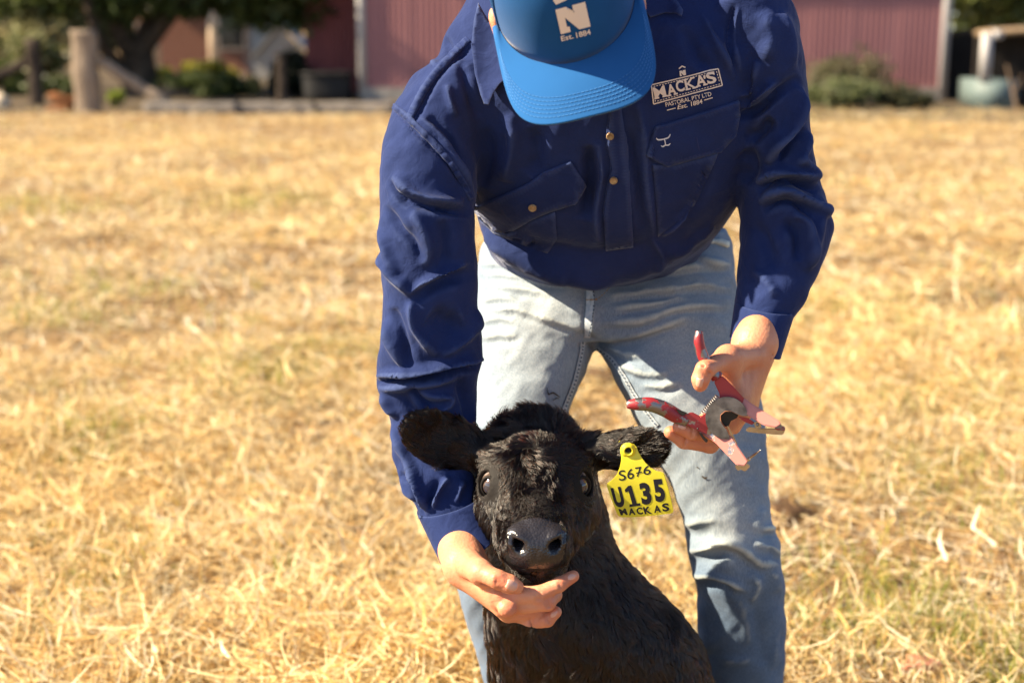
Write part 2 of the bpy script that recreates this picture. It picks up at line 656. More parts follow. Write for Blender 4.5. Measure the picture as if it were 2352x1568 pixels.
def blades(n, d0, d1, segs, wmul, lmul, seed, pad=.7):
    r = np.random.default_rng(seed)
    d = np.exp(r.uniform(math.log(d0), math.log(d1), n))
    x = r.uniform(-1, 1, n) * (.375 * d + pad)
    tuft = vnoise(x, d, .35, 3); big = vnoise(x, d, 1.3, 4); patch = vnoise(x, d, .8, 7) * .6 + vnoise(x, d, .25, 8) * .4
    keep = r.random(n) < (.30 + .9 * smoothstep(.25, .6, tuft * .6 + big * .4))
    x, d, tuft, big, patch = x[keep], d[keep], tuft[keep], big[keep], patch[keep]
    n = len(x)
    kind = r.random(n)
    tufts = sum(np.exp(-((x - cx_) / w_) ** 2 - ((d - cy_) / (1.6 * w_)) ** 2) for cx_, cy_, w_ in TUFTS)
    green = kind < .02 + .30 * smoothstep(.58, .80, patch) + .62 * np.clip(tufts, 0, 1) * smoothstep(.3, .6, patch + .2)
    stem = (~green) & (kind > .94)
    lying = (~green) & (~stem)
    L = np.where(green, r.uniform(.03, .08, n), np.where(stem, r.uniform(.05, .14, n), r.uniform(.045, .20, n))) * lmul
    W = np.where(green, r.uniform(.0015, .003, n), np.where(stem, r.uniform(.001, .002, n), r.uniform(.0024, .0070, n) * (0.42 + .75 * r.random(n)))) * wmul
    az = r.uniform(0, 2 * math.pi, n)
    lean = np.where(lying, r.uniform(.95, 1.9, n), r.uniform(.05, .7, n))
    curl = np.where(lying, r.normal(0, 1.0, n), r.normal(.3, .45, n))
    side = np.where(lying, r.normal(0, .95, n), r.normal(0, .25, n))
    z0 = ground_z(x, d) + np.where(lying, r.random(n) ** 1.6 * (.012 + .06 * tuft * big * 1.6), 0)
    tw = r.uniform(-1.2, 1.2, n)
    pts = np.zeros((n, segs + 1, 3)); pts[:, 0] = np.stack([x, d, z0], 1)
    for k in range(segs):
        t = (k + .5) / segs
        a = lean + curl * t; b = az + side * t
        st = np.stack([np.sin(a) * np.cos(b), np.sin(a) * np.sin(b), np.cos(a) * np.where(lying, .55, 1.0)], 1) * (L / segs)[:, None]
        pts[:, k + 1] = pts[:, k] + st
    gz = ground_z(pts[:, :, 0], pts[:, :, 1]) + .004
    pts[:, :, 2] = np.maximum(pts[:, :, 2], gz + (np.arange(segs + 1) % 2)[None] * .003)
    dirv = np.gradient(pts, axis=1); dirv /= np.linalg.norm(dirv, axis=2, keepdims=True) + 1e-9
    up = np.stack([np.sin(tw) * .8, np.cos(az) * .4, np.ones(n)], 1)[:, None, :]
    sd = np.cross(dirv, np.broadcast_to(up, dirv.shape)); sd /= np.linalg.norm(sd, axis=2, keepdims=True) + 1e-9
    prof = np.interp(np.linspace(0, 1, segs + 1), [0, .25, .7, 1], [.75, 1, .85, .18])
    w = W[:, None] * prof[None]
    Vv = np.stack([pts - sd * w[..., None] / 2, pts + sd * w[..., None] / 2], 2).reshape(-1, 3)
    base = np.arange(n)[:, None] * (segs + 1) * 2 + np.arange(segs)[None] * 2
    Qq = np.stack([base, base + 1, base + 3, base + 2], -1).reshape(-1, 4)
    pk = r.random(n)
    hollow = (tuft * .55 + big * .45 < .40) & (r.random(n) < .55)
    pk = np.where(hollow, .62 + .38 * r.random(n), pk)
    ci = np.where(green, 5, np.select([pk < .31, pk < .60, pk < .77, pk < .90], [0, 1, 2, 3], 4))
    c = PAL[ci] * (.93 * r.uniform(.75, 1.15, n)[:, None])
    warm = (big - .5)[:, None]
    c = c * (1 + warm * np.array([.15, .1, -.1]))
    c = np.where((green & (r.random(n) < .5))[:, None], np.array([.42, .42, .07]) * r.uniform(.7, 1.1, n)[:, None], c)
    cc = np.repeat(c, (segs + 1) * 2, 0)
    return Vv, Qq, cc


parts = [blades(134000, 2.15, 6.5, 4, 1.0, 1.0, 21), blades(80000, 6.0, 22.3, 2, 2.3, 1.5, 22, 1.5), blades(36000, 3.2, 22.0, 2, 1.5, 1.1, 23, 5.0)]
off = 0; VV, QQ, CC = [], [], []
for v, q, c in parts:
    VV.append(v); QQ.append(q + off); CC.append(c); off += len(v)
me = mesh(np.concatenate(VV), np.concatenate(QQ))
set_tint(me, np.concatenate(CC))
o = link('dry_grass', me, m_straw, smooth=False)
tag(o, 'dry golden cut grass covering the paddock', 'grass', kind='stuff')

# dung-brown clods lying in the grass
m_clod = mat('clod_earth', (.10, .06, .035), .95, .1, var=.5, scale=20, bump=.8, bscale=40, bdist=.01)


def lump(c, r, seed, m, name, parent=None, sub=3, amp=.35):
    bm = bmesh.new(); bmesh.ops.create_icosphere(bm, subdivisions=sub, radius=1)
    rr = np.random.default_rng(seed); ph = rr.uniform(0, 6, 9); fr = rr.uniform(1.2, 3.4, (9, 3))
    for v in bm.verts:
        k = 1 + amp * sum(math.sin(fr[q] @ np.array(v.co) * 1.4 + ph[q]) for q in range(9)) / 4
        v.co = Vector((c[0] + v.co.x * r[0] * k, c[1] + v.co.y * r[1] * k, c[2] + v.co.z * r[2] * k))
    me = bpy.data.meshes.new(name); bm.to_mesh(me); bm.free()
    return link(name, me, m, parent)


g = G(1395, 880); o = lump((g[0], g[1], .02), (.09, .12, .05), 3, m_clod, 'dung_pat'); tag(o, 'dark brown dung pat in the grass seen between the jeans legs', 'dung')
g = G(1805, 1185); o = lump((g[0], g[1], .01), (.07, .08, .035), 4, m_clod, 'dung_pat'); tag(o, 'small dark dung pat in the grass beside the knee of the jeans', 'dung')
m_chip = mat('terracotta', (.42, .20, .13), .8, .2, var=.3, scale=30)
g = G(2115, 1555); o = lump((g[0], g[1], .025), (.05, .03, .018), 9, m_chip, 'clay_shard', sub=2, amp=.3); tag(o, 'flat pinkish clay shard half sunk in the dry grass', 'shard')

# ------------------------------------------------------------------- leaves
m_leaf = attr_mat('leaves', .5, .4, .35)
m_bark = mat('bark', (.10, .075, .055), .9, .1, var=.5, scale=6, bump=.8, bscale=14, bdist=.03)


def leaf_mesh(blobs, n, size, pal, seed, hollow=.45, droop=.3):
    """leaf-sized faces spread through overlapping uneven clumps"""
    r = np.random.default_rng(seed)
    w = np.array([b[1][0] * b[1][1] * b[1][2] for b in blobs]) ** .66; w /= w.sum()
    k = r.choice(len(blobs), n, p=w)
    C = np.array([b[0] for b in blobs])[k]; R = np.array([b[1] for b in blobs])[k]
    d = r.normal(size=(n, 3)); d /= np.linalg.norm(d, axis=1, keepdims=True)
    rad = (hollow + (1 - hollow) * r.random(n) ** .5)
    wob = 1 + .28 * np.sin(d[:, 0] * 5 + k) * np.sin(d[:, 1] * 4 + 2 * k) + .2 * np.sin(d[:, 2] * 7 + k * 3)
    p = C + d * R * (rad * wob)[:, None]
    clump = np.sin(p[:, 0] * 3.1 / size * .12 + 1) * np.sin(p[:, 1] * 2.7 / size * .12) * np.sin(p[:, 2] * 3.7 / size * .12 + k)
    ok = (clump > -.45)
    p, k = p[ok], k[ok]; n = len(p)
    a = r.normal(size=(n, 3)); a[:, 2] -= droop; a /= np.linalg.norm(a, axis=1, keepdims=True)
    b = np.cross(a, r.normal(size=(n, 3))); b /= np.linalg.norm(b, axis=1, keepdims=True)
    L = size * r.uniform(.6, 1.3, n)[:, None]; W = L * r.uniform(.28, .45, n)[:, None]
    V = np.stack([p, p + a * L * .5 - b * W, p + a * L, p + a * L * .5 + b * W], 1).reshape(-1, 3)
    Q = np.arange(4 * n).reshape(-1, 4)
    pal = np.array(pal)
    c = pal[r.integers(0, len(pal), n)] * r.uniform(.7, 1.25, n)[:, None]
    return V, Q, np.repeat(c, 4, 0)


def foliage(name, blobs, n, size, pal, seed, parent=None, **kw):
    V, Q, c = leaf_mesh(blobs, n, size, pal, seed, **kw)
    me = mesh(V, Q); set_tint(me, c)
    return link(name, me, m_leaf, parent, smooth=False)


DARKG = [(.045, .068, .020), (.065, .09, .024), (.09, .11, .03)]
MIDG = [(.10, .13, .034), (.13, .15, .04), (.075, .10, .03)]
YELG = [(.46, .42, .06), (.55, .48, .07), (.32, .33, .06)]
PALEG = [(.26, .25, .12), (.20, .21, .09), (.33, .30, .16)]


def bush(name, label, px, w_px, h_px, d, pal, n, size, seed, cat='shrub', group=None, depth=None, top=None, nb=9):
    """shrub whose foot shows at pixel column px, standing on the ground at distance d"""
    s = F / d
    x = (px - CX) / s
    W, H = w_px / s, h_px / s
    r = np.random.default_rng(seed)
    t = empty(name, (x, d, 0))
    bl = []
    for q in range(nb):
        a = r.uniform(-.5, .5); hh = r.uniform(.25, .8) * (1 - .9 * a * a)
        bl.append(((x + a * W * .72, d + r.uniform(-.3, .3) * W, H * hh), (W * r.uniform(.16, .27), W * .22, H * r.uniform(.18, .3))))
    foliage('foliage', bl, n, size, pal, seed, t, hollow=.2)
    st = []
    for q in range(6):
        a = r.uniform(-.35, .35)
        st.append(tube([(x + a * W * .3, d, -.05), (x + a * W * .6, d + r.uniform(-.1, .1), H * .35), (x + a * W, d + r.uniform(-.15, .15), H * .75)], [.02, .014, .006], 6, 7))
    V, Fc = join(st); link('stem', mesh(V, Fc), m_bark, t)
    tag(t, label, cat, group)
    return t


# ------------------------------------------------------------------- big spreading tree on the left
def tree(name, label, limbs, blobs, n, size, pal, seed, base, group=None):
    t = empty(name, base)
    V, Fc = join([tube(p, r, 12, 14) for p, r in limbs])
    link('trunk', mesh(V, Fc), m_bark, t)
    foliage('crown', blobs, n, size, pal, seed, t, hollow=.25)
    tag(t, label, 'tree', group)
    return t


tb = G(330, 217)
D0 = tb[1]
q = lambda px, py, dy=0: P(px, py, D0 + dy)
limbs = [([tb - [0, 0, .2], q(332, 170), q(326, 110), q(345, 50, .3), q(395, -20, .5), q(440, -160, .6)], [.34, .25, .21, .17, .13, .08]),
         ([q(322, 165), q(300, 120), q(262, 60, -.3), q(215, -10, -.6), q(120, -120, -1)], [.22, .2, .17, .13, .07]),
         ([tb - [.05, 0, .15], q(290, 175), q(246, 120, -.5), q(215, 60, -1), q(190, -40, -1)], [.2, .17, .14, .11, .06]),
         ([q(335, 110), q(390, 40, -.4), q(430, 0, -.8), q(560, -100, -1.2)], [.16, .13, .1, .06])]
r = np.random.default_rng(8)
bl = []
for k in range(60):
    px = r.uniform(-320, 690); py = r.uniform(-560, 28)
    if px > 560: py += r.uniform(0, 55)
    if px < 60: py -= 10
    bl.append((q(px, py - 20, r.uniform(-3.0, 2.5)), (r.uniform(.5, .95), r.uniform(.6, 1.0), r.uniform(.3, .5))))
for px, py in [(640, 40), (600, 30), (690, 20), (560, 50), (470, 35), (180, 25), (90, 18), (20, 8), (300, 30), (400, 25), (230, 40), (690, 60)]:
    bl.append((q(px, py - 28, -.6), (.7, .6, .34)))
tree('spreading_tree', 'broad dark green tree with forked trunk and low hanging crown behind the timber post', limbs, bl, 42000, .17, DARKG + MIDG[:1], 31, tb)

# right hand trees behind the dark shed
bl = []
r = np.random.default_rng(18)
for k in range(26):
    bl.append((P(r.uniform(2140, 2620), r.uniform(-330, 60), 36 + r.uniform(-2, 2)), (r.uniform(.6, 1.1), .9, r.uniform(.5, .8))))
b0 = G(2300, 180); b0 = np.array([b0[0] * 36 / b0[1], 36., 0])
tree('olive_tree', 'olive green tree with sunlit gaps rising behind the dark lean-to', [([b0 - [0, 0, .2], b0 + [.1, 0, 1.4], b0 + [-.5, .2, 3.4]], [.3, .24, .1]), ([b0 + [.1, 0, 1.2], b0 + [1, 0, 2.6], b0 + [1.8, 0, 4]], [.17, .12, .06])],
     bl, 16000, .2, MIDG + [(.16, .15, .045)], 33, b0)

# paler sunlit trees far behind on the left
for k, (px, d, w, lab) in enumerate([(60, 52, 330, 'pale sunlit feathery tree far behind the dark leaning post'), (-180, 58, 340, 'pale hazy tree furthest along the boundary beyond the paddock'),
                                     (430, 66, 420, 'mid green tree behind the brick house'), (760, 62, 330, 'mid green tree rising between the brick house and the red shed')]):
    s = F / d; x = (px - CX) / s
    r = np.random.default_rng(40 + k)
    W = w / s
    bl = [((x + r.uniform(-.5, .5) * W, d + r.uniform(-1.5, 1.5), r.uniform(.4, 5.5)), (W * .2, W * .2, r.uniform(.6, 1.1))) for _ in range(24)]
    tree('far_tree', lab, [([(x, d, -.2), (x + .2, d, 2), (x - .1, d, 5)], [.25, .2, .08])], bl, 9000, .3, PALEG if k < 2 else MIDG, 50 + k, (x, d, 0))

for k, (x, d, W, lab) in enumerate([(-24, 40, 7, 'mid green boundary tree left of the pale sunlit trees'), (-36, 38, 8, 'bushy boundary tree at the left end of the tree line'), (18, 44, 7, 'mid green boundary tree right of the olive tree'), (29, 42, 8, 'bushy boundary tree at the right end of the tree line'),
                                     (-17, 56, 8, 'tall boundary tree behind the pale hazy tree')]):
    r = np.random.default_rng(140 + k)
    bl = [((x + r.uniform(-.5, .5) * W, d + r.uniform(-1.5, 1.5), r.uniform(.5, 5.5)), (W * .2, W * .2, r.uniform(.7, 1.2))) for _ in range(22)]
    tree('boundary_tree', lab, [([(x, d, -.2), (x + .2, d, 2), (x - .1, d, 5)], [.25, .2, .08])], bl, 6000, .34, MIDG, 150 + k, (x, d, 0))

# ------------------------------------------------------------------- timber fence remains
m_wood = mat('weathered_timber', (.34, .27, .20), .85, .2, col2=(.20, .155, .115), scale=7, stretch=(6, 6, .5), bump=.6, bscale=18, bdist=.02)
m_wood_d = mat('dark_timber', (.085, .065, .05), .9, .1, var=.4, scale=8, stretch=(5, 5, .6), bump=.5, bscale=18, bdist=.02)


def beam(name, a, b, w, t, m, parent=None, jit=.006, seed=0):
    """sawn or split timber between two points"""
    a, b = np.asarray(a, float), np.asarray(b, float)
    d = b - a; L = np.linalg.norm(d); d /= L
    u = np.cross(d, [0.02, -1, .03]); u /= np.linalg.norm(u); v = np.cross(d, u)
    r = np.random.default_rng(seed)
    n = 9
    K = []
    for k in range(n):
        c = a + d * L * k / (n - 1) + r.normal(0, jit, 3)
        K.append(np.concatenate([c, u * w / 2 * r.uniform(.93, 1.05), v * t / 2 * r.uniform(.93, 1.05)]))
    V, Fc = loft(K, n * 2, 16, 5)
    return link(name, mesh(V, Fc), m, parent)


g = G(204, 259)
t = empty('strainer_post', g)
beam('post', g - [0, 0, .3], g + [0, 0, 1.245], .36, .34, m_wood, t, .008, 1)
beam('brace', g + [.18, .02, .78], P(385, 236, g[1]) + [0, .0, -.02], .17, .15, m_wood, t, .008, 2)
tag(t, 'thick weathered timber strainer post with a leaning diagonal brace at the paddock edge', 'fence post')
g = G(85, 243); g = g * [1, 1, 0]
t = empty('dark_post', g)
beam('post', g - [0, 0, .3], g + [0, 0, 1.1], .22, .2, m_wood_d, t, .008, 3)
beam('brace', g + [-.1, 0, .72], g + [-1.5, 0, .1], .16, .14, m_wood_d, t, .008, 4)
tag(t, 'dark shaded fence post with its own leaning brace under the spreading tree', 'fence post')
g = G(649, 240)
t = empty('short_post', g)
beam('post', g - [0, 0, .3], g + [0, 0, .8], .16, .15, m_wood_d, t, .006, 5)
beam('cap_block', g + [0, 0, .8], g + [0, 0, .86], .2, .19, m_wood_d, t, .002, 6)
tag(t, 'short dark post beside the black water trough', 'fence post')
m_sleeper = mat('grey_sleeper', (.22, .20, .18), .9, .15, var=.4, scale=5, stretch=(.6, 6, 6), bump=.5, bscale=16, bdist=.02)
for k, (x0, x1, lab) in enumerate([(330, 545, 'long grey timber sleeper lying along the grass edge by the brace foot'), (552, 720, 'grey timber sleeper lying along the grass edge before the short dark post'),
                                   (728, 905, 'grey timber sleeper lying along the grass edge before the red shed corner')]):
    a, b = G(x0, 263), G(x1, 264)
    o = beam('timber_sleeper', a + [0, .1, .08], b + [0, .1, .085], .2, .2, m_sleeper, None, .008, 7 + k)
    tag(o, lab, 'timber', 'sleepers edging the paddock')

m_rust = mat('rusty_scrub', (.17, .075, .035), .95, .1, var=.5, scale=9, bump=.8, bscale=22, bdist=.04)
g = G(160, 256); o = lump((g[0], g[1] + .1, .08), (.34, .24, .17), 12, m_rust, 'dry_mound', amp=.4); tag(o, 'rust brown heap of dead scrub against the foot of the thick post', 'heap')
m_pale = mat('pale_stone', (.62, .52, .38), .8, .2, var=.25, scale=9, bump=.5, bscale=20, bdist=.02)
g = G(4, 252); o = lump((g[0], g[1], .1), (.17, .15, .16), 15, m_pale, 'pale_rock', amp=.22); tag(o, 'pale sunlit rock at the paddock edge left of the thick post', 'rock')

bush('bright_weed', 'bright lime green weed growing under the diagonal brace', 274, 34, 42, 23.2, [(.28, .36, .05), (.36, .42, .06)], 1500, .06, 61, 'weed', nb=5)
bush('green_shrub', 'low dark green hedge shrub before the brick house', 450, 230, 60, 27.0, DARKG, 5200, .09, 62)
bush('green_shrub', 'yellow green sunlit shrub below the second veranda post', 500, 120, 62, 31.0, YELG, 3500, .1, 63)
bush('green_shrub', 'small yellow green shrub below the first veranda post', 385, 90, 44, 31.5, YELG, 1800, .1, 64)
bush('flower_clump', 'yellow flowering clump in front of the pale gabled hut', 592, 60, 40, 27.5, [(.5, .40, .10), (.42, .36, .12), (.55, .48, .2)], 1600, .07, 65, 'flowers', nb=6)
bush('dark_bush', 'black green bush behind the short dark post', 668, 100, 105, 27.2, [(.018, .024, .012), (.03, .035, .015)], 3600, .1, 66)
bush('shade_bush', 'grey green scrub under the spreading tree behind the dark post', 110, 190, 120, 34, PALEG + MIDG, 3800, .13, 67)
bush('shade_bush', 'dark green scrub between the dark post and the thick timber post', 150, 130, 70, 25.5, DARKG, 3200, .09, 71)
bush('shade_bush', 'grey green scrub at the far end of the paddock edge beside the dark post', 20, 150, 85, 27.5, MIDG, 3200, .1, 72)
bush('shed_bush', 'tall brownish green bush against the red shed wall', 1965, 230, 128, 24.3, [(.13, .115, .065), (.15, .135, .07), (.10, .11, .055)], 4200, .075, 68)
bush('shed_bush', 'low sage green bush at the foot of the red shed wall', 1930, 170, 82, 22.6, [(.13, .155, .06), (.17, .18, .09), (.10, .125, .05)], 5200, .07, 69)
bush('shed_bush', 'dark low bush beside the white corner trim of the red shed', 2060, 120, 66, 22.9, [(.055, .06, .03), (.075, .075, .035)], 3600, .07, 70)

m_black = mat('black_plastic', (.012, .012, .013), .6, .3)
g = G(740, 238)
t = empty('water_trough', (g[0], g[1] + .8, 0))
w = .42
K = [np.concatenate([[g[0], g[1] + .8, z], [rw, 0, 0], [0, rw * .8, 0]]) for z, rw in ((0, w * .92), (.12, w), (.42, w * 1.02), (.46, w * 1.08), (.47, w * 1.02), (.44, w * .93), (.2, w * .9))]
V, Fc = loft(K, 30, 32, 3.0); link('tub', mesh(V, Fc), m_black, t)
K = [np.concatenate([[g[0], g[1] + .8, z], [rw, 0, 0], [0, rw * .8, 0]]) for z, rw in ((.46, w * 1.1), (.5, w * 1.1), (.52, w * .6))]
V, Fc = loft(K, 8, 32, 3.0); link('lid', mesh(V, Fc), m_black, t)
tag(t, 'black plastic water trough before the shaded end of the red shed', 'trough')

# ------------------------------------------------------------------- brick house
m_brick = mat('house_brick', (.30, .145, .10), .9, .15, col2=(.23, .11, .08), scale=14)
m_mortar = mat('mortar', (.42, .36, .30), .95, .1)
m_white = mat('cream_paint', (.64, .50, .36), .6, .3, var=.06, scale=6)
m_roof = mat('roof_iron', (.18, .17, .16), .6, .4)
m_glass = mat('dark_glass', (.02, .025, .03), .08, .5)
H0 = 41.0
t = empty('brick_house', ((430 - CX) / F * H0, H0, 0))
xa, xb = (330 - CX) / F * H0, (590 - CX) / F * H0
V, Fc = box((xa, H0 + .02, 0), (xb, H0 + 5, 2.7)); wl = link('wall', mesh(V, Fc), m_mortar, t, False)
bm_me = mesh(*box((-.15, -.02, -.05), (.15, .03, .05)))
bm_me.materials.append(m_brick)
cnt = 0
rows, cols = 15, int((xb - xa) / .32)
for a in range(rows):
    for b in range(cols):
        if cnt >= 290: break
        xx = xa + .16 + b * .32 + (.16 if a % 2 else 0)
        if xx > xb - .16: continue
        o = bpy.data.objects.new('brick', bm_me); COL.objects.link(o); o.parent = wl
        o.matrix_parent_inverse = parent_world(wl).inverted(); o.location = (xx, H0 + .005 * random.random(), .06 + a * .115); cnt += 1
V, Fc = box((xa - .4, H0 - 2.4, 2.75), (xb + .4, H0 + 5.4, 2.95)); link('roof', mesh(V, Fc), m_roof, t, False)
for px in (372, 506):
    x = (px - CX) / F * (H0 - 2)
    ps = link('veranda_post', bevel_me(mesh(*box((x - .13, H0 - 2.13, 0), (x + .13, H0 - 1.87, 2.75))), .02), m_white, t)
    link('post_base', bevel_me(mesh(*box((x - .17, H0 - 2.17, 0), (x + .17, H0 - 1.83, .25))), .02), m_white, ps)
x = (545 - CX) / F * H0
wd = link('window', mesh(*box((x - .35, H0 - .03, .7), (x + .35, H0 + .015, 1.9))), m_glass, t, False)
link('frame', mesh(*join([box((x - .42, H0 - .05, .62), (x + .42, H0 + .01, .7)), box((x - .42, H0 - .05, 1.9), (x + .42, H0 + .01, 1.98)),
                          box((x - .42, H0 - .052, .62), (x - .35, H0 + .012, 1.98)), box((x + .35, H0 - .052, .62), (x + .42, H0 + .012, 1.98))])), m_white, wd, False)
tag(t, 'low brick house with cream veranda posts seen under the spreading tree', 'house')

# small pale gabled hut
m_hut = mat('pale_boards', (.42, .40, .37), .85, .2, var=.15, scale=5, stretch=(.4, 1, 8))
HD = 36.0
s = F / HD
xl, xr, xc = (596 - CX) / s, (722 - CX) / s, (657 - CX) / s
t = empty('gabled_hut', (xc, HD, 0))
for k in range(8):                                  # boards of the gable end
    z0, z1 = k * .155, k * .155 + .15
    top = 1.27
    wz = lambda z: min(1.0, (top - z) / .75 * 1.0)
    a0, a1, b0_, b1 = xc + (xl - xc) * wz(z0), xc + (xl - xc) * wz(min(z1, top)), xc + (xr - xc) * wz(z0), xc + (xr - xc) * wz(min(z1, top))
    V = np.array([(a0, HD, z0), (b0_, HD, z0), (b1, HD, z1), (a1, HD, z1), (a0, HD + .03, z0), (b0_, HD + .03, z0), (b1, HD + .03, z1), (a1, HD + .03, z1)])
    link('board', mesh(V, [[0, 1, 2, 3], [5, 4, 7, 6], [1, 5, 6, 2], [4, 0, 3, 7], [3, 2, 6, 7], [4, 5, 1, 0]]), m_hut, t, False)
V = np.array([(xl - .1, HD - .08, .5), (xc, HD - .08, 1.33), (xr + .1, HD - .08, .5), (xl - .1, HD + 1.6, .5), (xc, HD + 1.6, 1.33), (xr + .1, HD + 1.6, .5)])
V = np.concatenate([V, V + [0, 0, .04]])
link('roof', mesh(V, [[0, 1, 4, 3], [1, 2, 5, 4], [6, 9, 10, 7], [7, 10, 11, 8], [0, 6, 7, 1], [1, 7, 8, 2], [3, 4, 10, 9], [4, 5, 11, 10], [0, 3, 9, 6], [2, 8, 11, 5]]), m_hut, t, False)
tag(t, 'small pale weatherboard hut with a pointed gable beside the red shed', 'hut')

# ------------------------------------------------------------------- red corrugated shed
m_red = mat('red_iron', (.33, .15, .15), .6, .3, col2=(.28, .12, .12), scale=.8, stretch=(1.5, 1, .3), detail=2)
m_red_d = mat('shade_tinted_red_iron', (.21, .05, .045), .6, .3, col2=(.15, .035, .034), scale=1.2, stretch=(2, 1, .3))  # red darkened so its colour carries the tree's shade
m_conc = mat('concrete', (.36, .33, .29), .9, .2, var=.3, scale=6)
m_trim = mat('shed_trim', (.40, .39, .385), .5, .4, var=.08, scale=4)  # white trim greyed, with the front's shade put into its colour


def sheet(x0, x1, y, z0, z1, ribs=8, amp=.004):
    n = ribs * 8
    xs = np.linspace(0, x1 - x0, n + 1)
    ys = amp * np.sin(np.linspace(0, ribs * 2 * math.pi, n + 1))
    V = np.concatenate([np.stack([xs, ys, np.full(n + 1, z0)], 1), np.stack([xs, ys, np.full(n + 1, z1)], 1)])
    return mesh(V, np.array([[k, k + 1, n + 2 + k, n + 1 + k] for k in range(n)]))


SY = 25.4
sx0, sx1 = (846 - CX) / F * SY, (2141 - CX) / F * SY
t = empty('red_shed', ((sx0 + sx1) / 2, SY, 0))
npan = 13
wdt = (sx1 - sx0) / npan
sm = sheet(0, wdt + .015, 0, .22, 3.6)
sm.materials.append(m_red)
sm.polygons.foreach_set('use_smooth', np.ones(len(sm.polygons), bool))
for k in range(npan):
    o = bpy.data.objects.new('wall_sheet', sm); COL.objects.link(o); o.parent = t
    o.matrix_parent_inverse = parent_world(t).inverted(); o.location = (sx0 + k * wdt, SY + .004 * (k % 2), 0)
V, Fc = box((sx0, SY + .03, 0), (sx1, SY + 6, 3.55)); link('frame', mesh(V, Fc), m_wood_d, t, False)
link('concrete_base', mesh(*box((sx0 - .05, SY - .06, -.05), (sx1 + .02, SY + .02, .24))), m_conc, t, False)
for x in (sx0 - .06, sx1 + .06):
    link('corner_trim', bevel_me(mesh(*box((x - .07, SY - .05, -.02), (x + .07, SY + .12, 3.62))), .01), m_trim, t)
link('roof', mesh(*box((sx0 - .3, SY - .3, 3.6), (sx1 + .3, SY + 6.2, 3.75))), m_roof, t, False)
tag(t, 'long faded red corrugated iron shed with white corner trims', 'shed')
ax0, ax1 = (712 - CX) / F * 27.2, (840 - CX) / F * 27.2
t = empty('shed_annexe', ((ax0 + ax1) / 2, 27.2, 0))
sm2 = sheet(0, (ax1 - ax0) / 2 + .01, 0, .1, 3.2, 7)
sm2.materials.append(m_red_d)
for k in range(2):
    o = bpy.data.objects.new('wall_sheet', sm2); COL.objects.link(o); o.parent = t
    o.matrix_parent_inverse = parent_world(t).inverted(); o.location = (ax0 + k * (ax1 - ax0) / 2, 27.2 + .004 * k, 0)
link('frame', mesh(*box((ax0, 27.24, 0), (ax1, 31, 3.15))), m_wood_d, t, False)
link('roof', mesh(*box((ax0 - .25, 26.9, 3.2), (ax1 + .1, 31.2, 3.32))), m_roof, t, False)
tag(t, 'dark maroon iron annexe in tree shade set back beside the red shed', 'shed')

# dark lean-to with an old vehicle in front
m_dark = mat('dark_cladding', (.028, .023, .02), .9, .15, var=.4, scale=4, stretch=(4, 1, .5))
LD = 26.2
x0, x1 = (2162 - CX) / F * LD, (2560 - CX) / F * LD
t = empty('dark_lean_to', ((x0 + x1) / 2, LD, 0))
nb = 22
pw = (x1 - x0) / nb
pm = bevel_me(mesh(*box((0, 0, 0), (pw - .012, .03, 1.16))), .004, 1); pm.materials.append(m_dark)
for k in range(nb):
    o = bpy.data.objects.new('plank', pm); COL.objects.link(o); o.parent = t
    o.matrix_parent_inverse = parent_world(t).inverted(); o.location = (x0 + k * pw, LD + .008 * random.random(), 0)
link('back_wall', mesh(*box((x0, LD + .04, 0), (x1, LD + .1, 1.14))), m_dark, t, False)
link('top_rail', mesh(*box((x0, LD - .03, 1.16), (x1, LD + .12, 1.24))), m_wood_d, t, False)
tag(t, 'low dark plank lean-to beside the white corner trim of the red shed', 'shed')

m_teal = mat('faded_teal', (.115, .16, .16), .6, .4, var=.2, scale=5)
m_tan = mat('tan_roof', (.26, .185, .11), .7, .3, var=.25, scale=5)
VD = 23.0
X = lambda px: (px - CX) / F * VD
Zp = lambda py: P(1176, py, VD)[2]
t = empty('old_vehicle', (X(2300), VD, 0))
K = [np.concatenate([[X(2262) + k * .28, VD + .55, Zp(78) + .05 * math.sin(k / 5 * 3.1)], [0, .55, 0], [0, 0, .06]]) for k in range(7)]
V, Fc = loft(K, 30, 16, 3); link('roof', mesh(V, Fc), m_tan, t)
link('window_frame', bevel_me(mesh(*join([box((X(2232), VD - .03, Zp(186)), (X(2256), VD + .05, Zp(74))), box((X(2256), VD - .03, Zp(90)), (X(2278), VD + .05, Zp(70)))])), .01), m_trim, t)
dr = link('door', bevel_me(mesh(*box((X(2236), VD - .02, Zp(250)), (X(2322), VD + 1.1, Zp(184)))), .012), m_teal, t)
link('sill', bevel_me(mesh(*box((X(2240), VD - .05, Zp(272)), (X(2316), VD + 1.0, Zp(248)))), .012), m_teal, t)
link('cab_back', mesh(*box((X(2262), VD + .9, Zp(186)), (X(2500), VD + 1.0, Zp(86)))), m_dark, t, False)
link('body', bevel_me(mesh(*box((X(2324), VD + .02, Zp(262)), (X(2520), VD + 1.1, Zp(200)))), .05), m_dark, t)
for x in (X(2400), X(2500)):
    th = [(x + .0 + .26 * math.cos(a), VD + .08, .27 + .26 * math.sin(a)) for a in np.linspace(0, 2 * math.pi, 20)]
    wv, wf = tube(th, .07, 8, 40, False); wh = link('wheel', mesh(wv, wf), m_black, t)
    wv, wf = tube([(x, VD + .02, .27), (x, VD + .07, .27), (x, VD + .14, .27)], .2, 20, 4); link('rim', mesh(wv, wf), m_dark, wh)
tag(t, 'old pale green vehicle with tan roof and white window frame parked before the dark lean-to', 'vehicle')
m_stick = mat('bare_branch', (.14, .10, .07), .9, .1)
